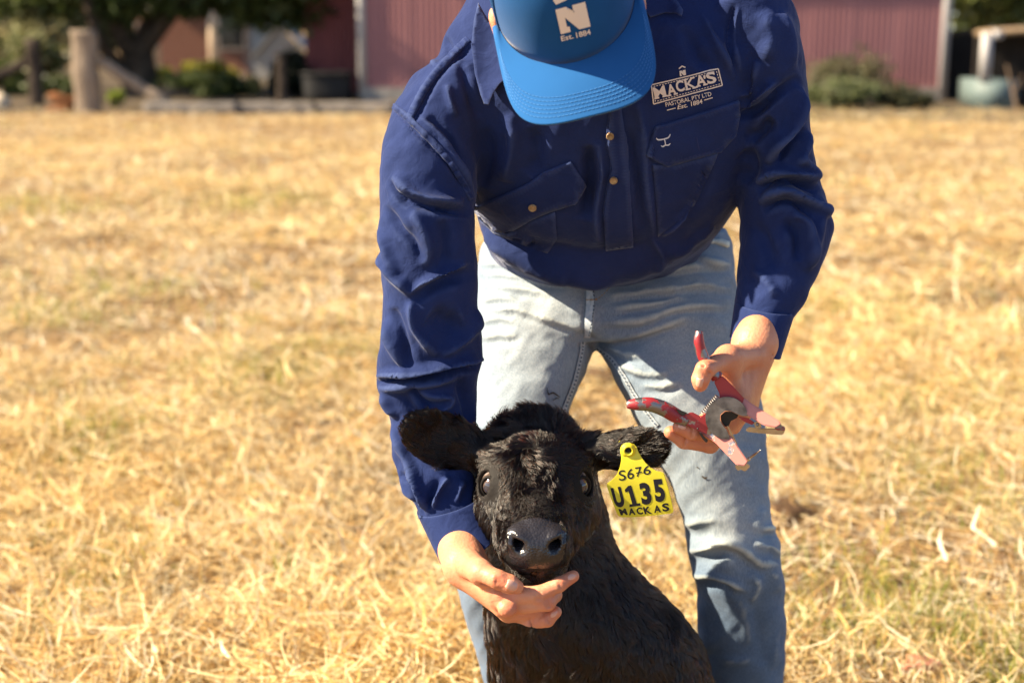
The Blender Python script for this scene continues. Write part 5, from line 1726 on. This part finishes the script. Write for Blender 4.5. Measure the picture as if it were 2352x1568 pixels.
for k in range(40):
    A_, B_ = NK[k, 3:6], NK[k, 6:9]
    a_, b_ = np.linalg.norm(A_), np.linalg.norm(B_)
    R_ = basis(A_, B_)
    fc.ell(NK[k, :3], (a_, b_, .03), R_, .02)
# head
fc.ell(hd(0, -.065, -.012), (.070, .072, .060), RH, .03)
fc.ell(hd(0, -.032, .002), (.063, .062, .048), RH, .03)
fc.ell(hd(-.005, -.10, .018), (.048, .035, .030), RH, .03)                 # poll
fc.cone(hd(0, .005, -.014), hd(0, .095, -.016), .049, .034, .03)
fc.cone(hd(0, .02, -.035), hd(0, .10, -.035), .044, .036, .03)
fc.ell(hd(0, .113, -.022), (.0395, .033, .028), RH, .02)
for s in (-1, 1):
    fc.ell(hd(s * .0240, .122, -.006), (.0172, .022, .0160), RH, .008)
    fc.ell(hd(s * .024, .106, -.034), (.020, .028, .017), RH, .012)         # upper lip
    fc.cone(hd(s * .046, -.045, -.062), hd(s * .020, .075, -.064), .036, .022, .03)
    fc.ell(hd(s * .056, -.020, -.040), (.026, .048, .040), RH, .03)
    fc.ell(hd(s * .053, -.006, .000), (.024, .026, .024), RH, .014)         # orbit
    fc.cone(hd(s * .034, -.012, .028), hd(s * .068, -.028, .020), .012, .010, .014)   # brow
fc.ell(hd(0, .085, -.080), (.038, .038, .026), RH, .014)
fc.ell(hd(0, .102, -.076), (.031, .026, .022), RH, .010)
fc.cone(hd(-.040, .108, -.047), hd(.040, .108, -.047), .0028, .0028, .006, sub=True)    # mouth
fc.cone(hd(-.0, .142, -.047), hd(0, .145, -.012), .0012, .0009, .004, sub=True)
for s in (-1, 1):
    fc.cone(hd(s * .040, .108, -.047), hd(s * .047, .060, -.052), .0028, .002, .006, sub=True)
    fc.cone(hd(s * .0215, .152, -.011), hd(s * .024, .116, -.004), .0082, .0060, .005, sub=True)   # nostrils
    fc.cone(hd(s * .0225, .149, -.007), hd(s * .037, .132, .006), .0072, .0042, .004, sub=True)
    fc.ell(hd(s * .0635, .003, .000), (.014, .0185, .0155), basis(hd(s * .62, .76, .08) - E0, [0, 0, 1]), .004, sub=True)
EYE = {}
for s in (-1, 1):
    EYE[s] = (hd(s * .0535, -.001, .000), np.array(s * .52 * axx + .85 * af + .05 * au))
# ears
e0, e1 = P(1112, 1050, 1.885), P(914, 964, 1.835)
Re = basis(e1 - e0, np.array([.42, .1, -.9]))
fc.ell((e0 + e1) / 2 + Re[0] * -.004, (.066, .037, .0085), Re, .012)
fc.ell((e0 + e1) / 2 + Re[0] * .016 + Re[1] * .004, (.045, .030, .0075), Re, .006)
nrm = Re[2] if Re[2][1] < 0 else -Re[2]
fc.ell((e0 + e1) / 2 + nrm * .011 - Re[0] * .002, (.055, .025, .0105), Re, .006, sub=True)
fc.cone(e0 + [.02, 0, -.005], e0 * .62 + e1 * .38, .024, .012, .02)
g0, g1 = P(1352, 1045, 1.895), P(1540, 1015, 1.842)
Rg = basis(g1 - g0, np.array([.05, .25, -1]))
fc.ell((g0 + g1) / 2 + Rg[0] * -.002, (.060, .031, .0085), Rg, .012)
fc.ell((g0 + g1) / 2 + Rg[0] * .022 + Rg[1] * .003, (.036, .030, .0075), Rg, .006)
fc.cone(g0 + [-.02, 0, 0], g0 * .6 + g1 * .4, .024, .013, .02)
Vc, Qc = fc.mesh()
Tc = np.concatenate([Qc[:, [0, 1, 2]], Qc[:, [0, 2, 3]]])
me = mesh(Vc, Qc)
rel = Vc - E0
hx, hf, hu = rel @ axx, rel @ af, rel @ au
# nose pad: bare wet skin between and around the nostrils
pad = (np.abs(hx) < .038 - .4 * np.clip(-.020 - hu, 0, 1)) & (hu > -.040) & (hf + .5 * hu > .1175)
padv = pad[Qc].all(1)
calf_body = link('body', me, [m_hide, m_nose], calf)
mi = np.zeros(len(Qc), np.int32); mi[padv] = 1
me.polygons.foreach_set('material_index', mi)
T_calf = tree_of(Vc, Tc)

# eyes
m_eye = bpy.data.materials.new('calf_eye'); m_eye.use_nodes = True
_n, _l = m_eye.node_tree.nodes, m_eye.node_tree.links
b = _n['Principled BSDF']; b.inputs['Roughness'].default_value = .06; b.inputs['Specular IOR Level'].default_value = .7; b.inputs['Coat Weight'].default_value = .4; b.inputs['Coat Roughness'].default_value = .02
a = _n.new('ShaderNodeAttribute'); a.attribute_name = 'tint'; _l.new(a.outputs['Color'], b.inputs['Base Color'])
for s in (-1, 1):
    c, d = EYE[s]
    d = d / np.linalg.norm(d)
    bm = bmesh.new(); bmesh.ops.create_uvsphere(bm, u_segments=40, v_segments=28, radius=.0190)
    me = bpy.data.meshes.new('eye'); bm.to_mesh(me); bm.free()
    V, T = arrays(me)
    R_ = basis(d, [0, .1, 1])
    loc = V @ np.eye(3)
    bulge = 1 + .10 * np.exp(-((1 - V[:, 0] / .0190) / .12) ** 2)
    W = c + (V * bulge[:, None]) @ R_
    ang = np.arccos(np.clip(V[:, 0] / .0190, -1, 1))
    yy = np.arctan2(V[:, 1], V[:, 2])
    hor = np.hypot(V[:, 1] / 1.0, V[:, 2] / .6) / .0190 if False else np.hypot(V[:, 1] * .75, V[:, 2] * .9) / .0190
    col = np.where((hor < .30)[:, None], np.array([.030, .030, .042]), np.where((ang < 1.12)[:, None], np.array([.085, .058, .046]), np.array([.26, .21, .19])))
    set_tint(me, col); set_co(me, W)
    link('eye', me, m_eye, calf)
    # lids: a rim that follows the socket
    rim = []
    for k in range(25):
        t = k / 24 * 2 * math.pi
        dirv = d * .70 + R_[1] * math.cos(t) * .74 + R_[2] * math.sin(t) * (.44 if math.sin(t) > 0 else .62)
        rim.append(c + dirv / np.linalg.norm(dirv) * .0205)
    link('eyelid', mesh(*tube(rim, .0021, 8, 60, False)), m_hide, calf)
    # upper lid: a hood of skin over the top of the eyeball
    up = R_[2] if R_[2][2] > 0 else -R_[2]
    a_, e_ = np.meshgrid(np.linspace(-1.25, 1.25, 22), np.linspace(0, 1, 8), indexing='ij')
    el = (.56 - .10 * np.abs(a_)) * (1 - e_) + 1.5 * e_
    dr = np.multiply.outer(np.cos(el) * np.cos(a_), d) + np.multiply.outer(np.cos(el) * np.sin(a_), np.cross(up, d)) + np.multiply.outer(np.sin(el), up)
    link('upper_eyelid', mesh((c + dr * .0205).reshape(-1, 3), grid_faces(22, 8)), m_hide, calf)

# ------------------------------------------------------------------- coat
Nc = vnormals(Vc, Tc)
if (Nc * (Vc - Vc.mean(0))).sum() < 0: Nc = -Nc
tri = Vc[Tc]
fa = np.linalg.norm(np.cross(tri[:, 1] - tri[:, 0], tri[:, 2] - tri[:, 0]), axis=1) / 2
cen = tri.mean(1); fn = Nc[Tc].mean(1); fn /= np.linalg.norm(fn, axis=1, keepdims=True) + 1e-9
fpx = to_px(cen)
vw = np.array([0, 0, CAMZ]) - cen; vw /= np.linalg.norm(vw, axis=1, keepdims=True)
facing = (fn * vw).sum(1)
inframe = (fpx[:, 1] < 1640) & (cen[:, 1] < 2.3)
rf = cen - E0
cx_, cf_, cu_ = rf @ axx, rf @ af, rf @ au
on_head = (np.abs(cx_) < .10) & (cf_ > -.13) & (cu_ > -.11) & (cen[:, 1] < 1.93)
dens = np.where(inframe & (facing > -.5), 1.0, .05)
dens = np.where(on_head & (facing > -.4), 1.55, dens)
padf = (np.abs(cx_) < .0375) & (cu_ > -.041) & (cf_ + .5 * cu_ > .117)
dens[padf] = 0
nh = 190000
r = np.random.default_rng(77)
pr = fa * dens; pr /= pr.sum()
ti = r.choice(len(Tc), nh, p=pr)
u, v = r.random(nh), r.random(nh)
fl = u + v > 1; u[fl], v[fl] = 1 - u[fl], 1 - v[fl]
root = tri[ti, 0] + u[:, None] * (tri[ti, 1] - tri[ti, 0]) + v[:, None] * (tri[ti, 2] - tri[ti, 0])
nor = (Nc[Tc[ti, 0]] * (1 - u - v)[:, None] + Nc[Tc[ti, 1]] * u[:, None] + Nc[Tc[ti, 2]] * v[:, None]); nor /= np.linalg.norm(nor, axis=1, keepdims=True)
rp = root - E0
X_, F_, U_ = rp @ axx, rp @ af, rp @ au
px = to_px(root)
earL = (px[:, 0] < 1100) & (px[:, 1] < 1115) & (root[:, 1] < 1.95)
earR = (px[:, 0] > 1362) & (px[:, 1] < 1100) & (root[:, 1] < 1.95)
head = (np.abs(X_) < .10) & (F_ > -.135) & (root[:, 1] < 1.925) & (px[:, 1] < 1350) & ~earL & ~earR
poll = head & (F_ < -.055) & (U_ > .01)
# flow: radiates from a whorl on the forehead, down the neck elsewhere, along the ears to their tips
wh = hd(0, -.012, .045)
flow = root - wh
flow[~head] = np.array([.05, -.15, -1])
nk = ~head & ~earL & ~earR
flow[nk] += np.stack([.5 * (px[nk, 0] - 1300) / 300, np.zeros(nk.sum()), np.zeros(nk.sum())], 1)
flow[earL] = Re[0] + .25 * (root[earL] - (e0 + e1) / 2) / .05
flow[earR] = Rg[0] + .35 * (root[earR] - (g0 + g1) / 2) / .05
flow /= np.linalg.norm(flow, axis=1, keepdims=True) + 1e-9
swirl = np.cross(nor, flow)
cl = vnoise(px[:, 0], px[:, 1], 34, 90) - .5                     # clumps turn together
cl2 = vnoise(px[:, 0], px[:, 1], 13, 91) - .5
flow = flow + swirl * (1.5 * cl + 1.3 * cl2)[:, None]
whd = np.linalg.norm(root - wh, axis=1)
flow = np.where((head & (whd < .03))[:, None], flow + swirl * .8, flow)
fm = poll[:, None] * (np.array([-.05, -.3, .9]) + r.normal(0, .45, (nh, 3)))
flow = flow + fm * .8
flow -= nor * (flow * nor).sum(1)[:, None]
flow /= np.linalg.norm(flow, axis=1, keepdims=True) + 1e-9
L = np.full(nh, .0145)
L[head] = .0095
L = np.where(head & (F_ > .06), .0066, L)
L = np.where(head & (whd < .035), .013, L)
L = np.where(head & (U_ < -.03) & (F_ < .06), .017, L)
L = np.where(poll, .021 + .012 * r.random(nh) ** 2, L)
L = np.where(earL | earR, .0125, L)
chest = nk & (px[:, 1] > 1380)
L = np.where(chest, .0185, L)
de = np.minimum(np.linalg.norm(root - EYE[-1][0], axis=1), np.linalg.norm(root - EYE[1][0], axis=1))
L = np.where(de < .033, np.minimum(L, .0032 + .006 * np.clip((de - .025) / .008, 0, 1)), L)
L = L * r.uniform(.65, 1.2, nh) * (.72 + .6 * vnoise(px[:, 0], px[:, 1], 26, 97))
lift = np.where(poll, .75, np.where(head, .36, np.where(earL | earR, .34, .46))) + r.normal(0, .10, nh) + .25 * cl
NP_ = 5
pts = np.zeros((nh, NP_, 3)); pts[:, 0] = root - nor * .0006
side = np.cross(nor, flow)
bend = r.normal(0, .25, nh) + 1.2 * cl2
for k in range(1, NP_):
    t = k / (NP_ - 1)
    d = flow * (np.cos(lift * (1 - .55 * t)))[:, None] + nor * (np.sin(lift * (1 - .75 * t)))[:, None] + side * (bend * t * .5)[:, None]
    d /= np.linalg.norm(d, axis=1, keepdims=True)
    pts[:, k] = pts[:, k - 1] + d * (L / (NP_ - 1))[:, None]
# locks: tips drawn together in small uneven clumps
wx, wy = px[:, 0] + 22 * (vnoise(px[:, 0], px[:, 1], 25, 95) - .5), px[:, 1] + 22 * (vnoise(px[:, 0], px[:, 1], 25, 96) - .5)
cid = np.unique(np.stack([np.floor(wx / 9), np.floor(wy / 12), np.floor(root[:, 1] / .06)], 1), axis=0, return_inverse=True)[1].ravel()
cn = np.bincount(cid)
mt = np.stack([np.bincount(cid, pts[:, -1, a]) / cn for a in range(3)], 1)[cid]
pull = np.where(head & (F_ > .05), .25, .55)
for k in range(1, NP_):
    pts[:, k] += (mt - pts[:, -1]) * (pull * (k / (NP_ - 1)) ** 1.6)[:, None] * (1 if k < NP_ - 1 else .98)
ok = (de > .0232) & (root[:, 2] > .02)
nd = hf
ok &= ~((np.abs(X_) < .0375 - .4 * np.clip(-.020 - U_, 0, 1)) & (U_ > -.041) & (F_ + .5 * U_ > .117))
pts = pts[ok]; Lk = L[ok]
nh = len(pts)
cu = bpy.data.hair_curves.new('fur')
cu.add_curves([NP_] * nh)
cu.attributes['position'].data.foreach_set('vector', pts.astype(np.float32).ravel())
ra = cu.attributes.get('radius') or cu.attributes.new('radius', 'FLOAT', 'POINT')
rad = np.repeat((.00019 + .006 * Lk)[:, None], NP_, 1) * np.array([1, 1, .85, .6, .12])[None]
ra.data.foreach_set('value', rad.astype(np.float32).ravel())
m_fur = bpy.data.materials.new('black_fur'); m_fur.use_nodes = True
_n, _l = m_fur.node_tree.nodes, m_fur.node_tree.links
hb = _n.new('ShaderNodeBsdfHairPrincipled')
hb.parametrization = 'MELANIN'
for key, val in (('Melanin', .97), ('Melanin Redness', .35), ('Roughness', .24), ('Radial Roughness', .4), ('Coat', .0), ('Random Color', .3), ('Random Roughness', .2)):
    if key in hb.inputs: hb.inputs[key].default_value = val
_l.new(hb.outputs[0], _n['Material Output'].inputs[0])
fur = bpy.data.objects.new('fur', cu)
cu.materials.append(m_fur)
COL.objects.link(fur)
fur.parent = calf; fur.matrix_parent_inverse = parent_world(calf).inverted()
SC.cycles_curves.shape = 'RIBBONS' if hasattr(SC, 'cycles_curves') else None
# whiskers and lashes
m_whisk = mat('whisker', (.10, .08, .06), .4, .5)
for k in range(26):
    s = -1 if k % 2 else 1
    p = hd(s * r.uniform(.02, .045), r.uniform(.09, .125), r.uniform(-.078, -.03))
    dv = np.array([s * r.uniform(.2, .9), -r.uniform(.2, .8), r.uniform(-.6, .2)]); dv /= np.linalg.norm(dv)
    ln = r.uniform(.015, .03)
    link('whisker', mesh(*tube([p, p + dv * ln * .5, p + dv * ln + [0, 0, -.004]], [.00022, .00016, .00006], 4, 5, False)), m_whisk, calf)

# ------------------------------------------------------------------- ear tag
m_yel = mat('yellow_tag', (.80, .70, .035), .38, .4, var=.18, scale=40, bump=.15, bscale=300, bdist=.0004)
m_ink = mat('black_print', (.012, .012, .018), .5, .3)
TY = 1.826
tagY = lambda y: TY + .010 - .012 * (y - 1016) / 170 + .004 * ((y - 1105) / 80) ** 2
zt = lambda x, y, dy=0.0: P(*(ZE((x, y))[0]), tagY(ZE((x, y))[0][1]) + dy)
outline = [(305, 520), (325, 480), (370, 455), (430, 450), (490, 470), (530, 510), (550, 570), (590, 640), (650, 720), (720, 790), (800, 835), (860, 845), (895, 860), (910, 890), (960, 1060), (1000, 1220), (1032, 1370), (1025, 1400), (990, 1415), (800, 1440), (550, 1462), (330, 1468), (280, 1450),
           (255, 1410), (190, 1240), (118, 1040), (125, 1005), (200, 950), (260, 880), (300, 780), (315, 700), (318, 640), (305, 580)]
tagroot = empty('ear_tag', zt(410, 550, .01))
tag(tagroot, 'yellow numbered plastic ear tag hanging from the calf ear', 'ear tag')
bm = fill2d(outline, 45)
front = [(v.co.x, v.co.y) for v in bm.verts]
fcs = [[v.index for v in f.verts] for f in (bm.verts.index_update() or bm.faces)]
bound = [(e.verts[0].index, e.verts[1].index) for e in bm.edges if e.is_boundary]
bm.free()
nV = len(front)
V = np.array([zt(x, y) for x, y in front] + [zt(x, y, .0024) for x, y in front])
Fc = fcs + [[k + nV for k in f[::-1]] for f in fcs] + [[a, b_, b_ + nV, a + nV] for a, b_ in bound]
me = mesh(V, Fc); recalc(me)
pan = link('panel', me, m_yel, tagroot, False)
bmx = bmesh.new(); bmx.from_mesh(me)
bmesh.ops.bevel(bmx, geom=[e for e in bmx.edges if len(e.link_faces) == 2 and e.calc_face_angle(0) > 1.2], offset=.0006, segments=2, affect='EDGES')
bmx.to_mesh(me); bmx.free()
c = zt(412, 552); nrm = np.array([0, -1, .05]); Rs = basis([1, 0, 0], [0, 0, 1])
def turned(prof, c, R_, seg=32):
    V, Fc = [], []
    for k, (rr, h) in enumerate(prof):
        for a_ in range(seg):
            t = a_ / seg * 2 * math.pi
            V.append(c + (R_[0] * math.cos(t) + R_[1] * math.sin(t)) * rr + R_[2] * h)
            if k:
                i0 = (k - 1) * seg + a_; i1 = (k - 1) * seg + (a_ + 1) % seg
                Fc.append([i0, i1, i1 + seg, i0 + seg])
    me = mesh(np.array(V), Fc); recalc(me); return me
st = link('stud', turned([(.0105, 0), (.0100, .0022), (.0078, .0024), (.0072, .0040), (.0058, .0044), (.0048, .0040), (.0046, .0005)], c, Rs), m_yel, tagroot)
link('stud_pin', turned([(.0046, .0006), (.0030, .0008), (.0028, .0022), (.0012, .0026), (.0, .0026)], c, Rs), m_ink, st)
link('back_stud', turned([(.0025, .0), (.0025, -.022), (.012, -.022), (.012, -.024), (.0, -.025)], c, Rs), m_yel, tagroot)
prt3 = []
pl_ = lambda dy: (lambda x, y: P(x, y, tagY(y) - dy))
for ch, x, y, rt, up, bd in (('S', 290, 972, (95, -15), (-12, -140), .006), ('6', 402, 950, (92, -12), (-8, -140), .006), ('7', 520, 918, (88, -14), (-14, -130), .006), ('6', 622, 890, (100, -8), (-6, -125), .006),
                             ('U', 240, 1342, (140, -22), (-72, -272), .05), ('3', 606, 1300, (142, -12), (-52, -300), .05), ('5', 792, 1264, (140, -14), (-52, -310), .05),
                             ('M', 312, 1442, (98, -8), (-34, -88), .045), ('A', 424, 1440, (92, -8), (-16, -92), .04), ('C', 536, 1432, (86, -6), (-18, -96), .04), ('K', 640, 1426, (104, -9), (-30, -98), .04), ('A', 768, 1409, (96, -10), (-12, -100), .04), ('S', 884, 1392, (96, -10), (-14, -112), .04)):
    U, tt = text2d(ch, bd)
    prt3.append(lay(U, tt, ZE((x, y))[0], np.array(rt) * .168, np.array(up) * .168, pl_(.00028)))
U, tt = poly_tris(np.array([(432, 1292), (428, 1328), (582, 1308), (578, 1272), (530, 1280), (452, 1030), (410, 1040), (364, 1092), (376, 1130), (418, 1112), (468, 1286)], float))
prt3.append((np.array([pl_(.00028)(*ZE((x, y))[0]) for x, y in U]), tt))
u, t_ = bar2d(*ZE((520, 866), (604, 848)), 2.4); prt3.append((np.array([pl_(.00045)(x, y) for x, y in u]), t_))
link('lettering', mesh(*joinT(prt3)), m_ink, tagroot, False)

# ------------------------------------------------------------------- tagging pliers
def worn(name, col, chip, amt, rough=.4, scale=55):
    m = mat(name, col, rough, .5)
    n, l = m.node_tree.nodes, m.node_tree.links
    b = n['Principled BSDF']
    tc = n.new('ShaderNodeTexCoord'); no = n.new('ShaderNodeTexNoise'); no.inputs['Scale'].default_value = scale; no.inputs['Detail'].default_value = 7; no.inputs['Roughness'].default_value = .6
    l.new(tc.outputs['Object'], no.inputs[0])
    r = n.new('ShaderNodeValToRGB'); r.color_ramp.elements[0].position = amt; r.color_ramp.elements[1].position = amt + .03
    r.color_ramp.elements[0].color = (1, 1, 1, 1); r.color_ramp.elements[1].color = (0, 0, 0, 1)
    l.new(no.outputs[0], r.inputs[0])
    mx = n.new('ShaderNodeMix'); mx.data_type = 'RGBA'; mx.inputs[6].default_value = (*col, 1); mx.inputs[7].default_value = (*chip, 1)
    l.new(r.outputs[0], mx.inputs[0]); l.new(mx.outputs[2], b.inputs['Base Color']); l.new(r.outputs[0], b.inputs['Metallic'])
    bp = n.new('ShaderNodeBump'); bp.inputs['Strength'].default_value = .3; bp.inputs['Distance'].default_value = .0006; bp.invert = True
    l.new(r.outputs[0], bp.inputs['Height']); l.new(bp.outputs[0], b.inputs['Normal'])
    return m


m_redp = worn('red_paint', (.36, .035, .045), (.34, .33, .33), .36, .42)
m_redw = worn('worn_red_paint', (.26, .018, .026), (.24, .24, .25), .47, .45)
m_redj = worn('sunlit_tinted_red_paint', (.50, .19, .155), (.55, .45, .40), .33, .38)  # jaw red lightened to paint in the sun's gloss; chips are wear
m_steel = mat('scuffed_steel', (.30, .30, .295), .40, .5, metal=.55, col2=(.10, .10, .10), scale=60, bump=.2, bscale=300, bdist=.0004)
m_bsteel = mat('bright_steel', (.55, .52, .48), .25, .5, metal=1.0, var=.25, scale=80)
m_blk = mat('black_lever', (.02, .02, .02), .45, .4)
pliers = empty('tagging_pliers', z6(1000, 980, 1.806))
tag(pliers, 'worn red metal ear tag pliers held open in the left hand', 'pliers')


def slab(name, poly, Y, th, m, tilt=(0, 0), bev=.0012, parent=None):
    """flat forged piece: outline at its distance, with real thickness"""
    cx, cy = 1000, 980
    f = lambda x, y, dy: z6(x, y, Y + dy + tilt[0] * (x - cx) / 1000 + tilt[1] * (y - cy) / 1000)
    n = len(poly)
    V = np.array([f(x, y, 0) for x, y in poly] + [f(x, y, th) for x, y in poly])
    bm = bmesh.new()
    vs = [bm.verts.new(p) for p in V]
    bm.faces.new(vs[:n]); bm.faces.new(vs[n:][::-1])
    for k in range(n):
        bm.faces.new((vs[k], vs[k + n], vs[(k + 1) % n + n], vs[(k + 1) % n]))
    bmesh.ops.recalc_face_normals(bm, faces=bm.faces)
    bmesh.ops.bevel(bm, geom=[e for e in bm.edges], offset=bev, segments=2, affect='EDGES', clamp_overlap=True)
    bmesh.ops.triangulate(bm, faces=[q for q in bm.faces if len(q.verts) > 4])
    me = bpy.data.meshes.new(name); bm.to_mesh(me); bm.free()
    return link(name, me, m, parent or pliers, False)


def sm(pts, n=4):
    return [tuple(p) for p in catmull(pts + pts[:1], len(pts) * n)[:-1]]


# grips are round bars, bodies are forged plates
g1 = link('handle', mesh(*tube([z6(756, 212, 1.808), z6(752, 300, 1.806), z6(778, 410, 1.806), z6(838, 520, 1.806), z6(915, 622, 1.806)], [.0048, .0066, .0074, .0074, .0085], 14, 30)), m_redw, pliers)
g2 = link('handle', mesh(*tube([z6(112, 868, 1.806), z6(200, 862, 1.804), z6(320, 864, 1.804), z6(440, 902, 1.806), z6(540, 960, 1.808), z6(640, 1012, 1.81)], [.0048, .0084, .0096, .0102, .0100, .0085], 14, 34)), m_redw, pliers)
slab('body_plate', [(885, 660), (960, 605), (1045, 690), (1128, 780), (1160, 815), (1120, 920), (1000, 900), (935, 840), (938, 775)], 1.801, .012, m_redp)
slab('body_plate', [(560, 985), (600, 962), (690, 930), (770, 970), (840, 925), (880, 960), (870, 1060), (855, 1145), (740, 1095), (650, 1050)], 1.803, .012, m_redp)
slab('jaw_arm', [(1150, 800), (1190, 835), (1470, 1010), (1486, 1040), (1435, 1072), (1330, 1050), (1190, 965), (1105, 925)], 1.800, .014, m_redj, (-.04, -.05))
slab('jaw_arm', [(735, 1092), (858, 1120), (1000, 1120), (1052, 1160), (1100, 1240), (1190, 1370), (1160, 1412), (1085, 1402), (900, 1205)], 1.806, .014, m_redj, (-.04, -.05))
slab('inner_lip', [(1000, 1050), (1020, 1062), (1098, 1218), (1085, 1225), (1040, 1150)], 1.800, .020, m_bsteel, bev=.0006)
slab('inner_lip', [(1105, 972), (1190, 985), (1250, 1025), (1225, 1046), (1150, 1015)], 1.801, .020, m_redp, bev=.0006)
C0 = np.array([1000, 985])
arc = [tuple(C0 + 190 * np.array([math.cos(t), -math.sin(t)])) for t in np.linspace(math.radians(8), math.radians(278), 34)]
disc = [(1188, 965)] + arc + [(1022, 1140), (1000, 1092), (962, 1045), (940, 1000), (945, 955), (985, 922), (1045, 925), (1105, 955), (1150, 968)]
dk = slab('pivot_plate', disc, 1.7945, .0105, m_steel, bev=.0009)
slab('pivot_core', [(945, 960), (985, 925), (1045, 928), (1105, 958), (1090, 985), (1040, 1010), (1015, 1060), (985, 1060), (948, 1010)], 1.812, .006, m_blk, bev=.0005)
slab('clamp_plate', [(1165, 1085), (1195, 1060), (1290, 1074), (1450, 1080), (1500, 1064), (1522, 1078), (1518, 1102), (1500, 1134), (1400, 1130), (1250, 1116), (1178, 1106)], 1.800, .016, m_bsteel, bev=.001)
slab('clamp_tip', [(1420, 1062), (1455, 1010), (1480, 1025), (1482, 1050), (1522, 1062), (1520, 1098), (1440, 1092)], 1.7985, .018, m_redw, bev=.001)
cp = slab('clip', [(1238, 1030), (1268, 1008), (1300, 1022), (1312, 1068), (1262, 1078)], 1.797, .004, m_bsteel, bev=.0006)
link('clip_rivet', mesh(*tube([z6(1275, 1045, 1.795), z6(1275, 1045, 1.800)], [.0022, .0022], 12, 2)), m_steel, cp)
slab('pin_block', [(1070, 1408), (1088, 1392), (1150, 1362), (1212, 1412), (1165, 1462), (1120, 1440), (1108, 1458), (1092, 1448)], 1.808, .014, m_bsteel, bev=.001)
link('piercing_pin', mesh(*tube([z6(1172, 1368, 1.812), z6(1200, 1346, 1.808), z6(1202, 1344, 1.808), z6(1245, 1312, 1.803), z6(1306, 1266, 1.797)], [.0026, .0026, .0017, .0016, .0004], 10, 24)), m_bsteel, pliers)
hel = []
A_, B_ = z6(930, 800, 1.812), z6(795, 958, 1.812)
ax_ = B_ - A_; ux = np.cross(ax_, [0, 1, 0]); ux /= np.linalg.norm(ux)
for k in range(140):
    t = k / 139; a_ = t * 10 * 2 * math.pi
    hel.append(A_ + ax_ * t + (ux * math.cos(a_) + np.array([0, 1, 0]) * math.sin(a_)) * .0055)
link('spring', mesh(*tube(hel, .0008, 6, 280, False)), m_steel, pliers)
slab('catch', [(548, 902), (560, 905), (652, 938), (610, 966), (575, 945)], 1.799, .008, m_blk, bev=.0006)
slab('catch', [(752, 1118), (768, 1112), (800, 1150), (836, 1182), (820, 1206), (790, 1180)], 1.800, .008, m_blk, bev=.0006)
link('rivet', mesh(*tube([z6(742, 1080, 1.800), z6(742, 1080, 1.805)], [.0013, .0013], 10, 2)), m_blk, pliers)
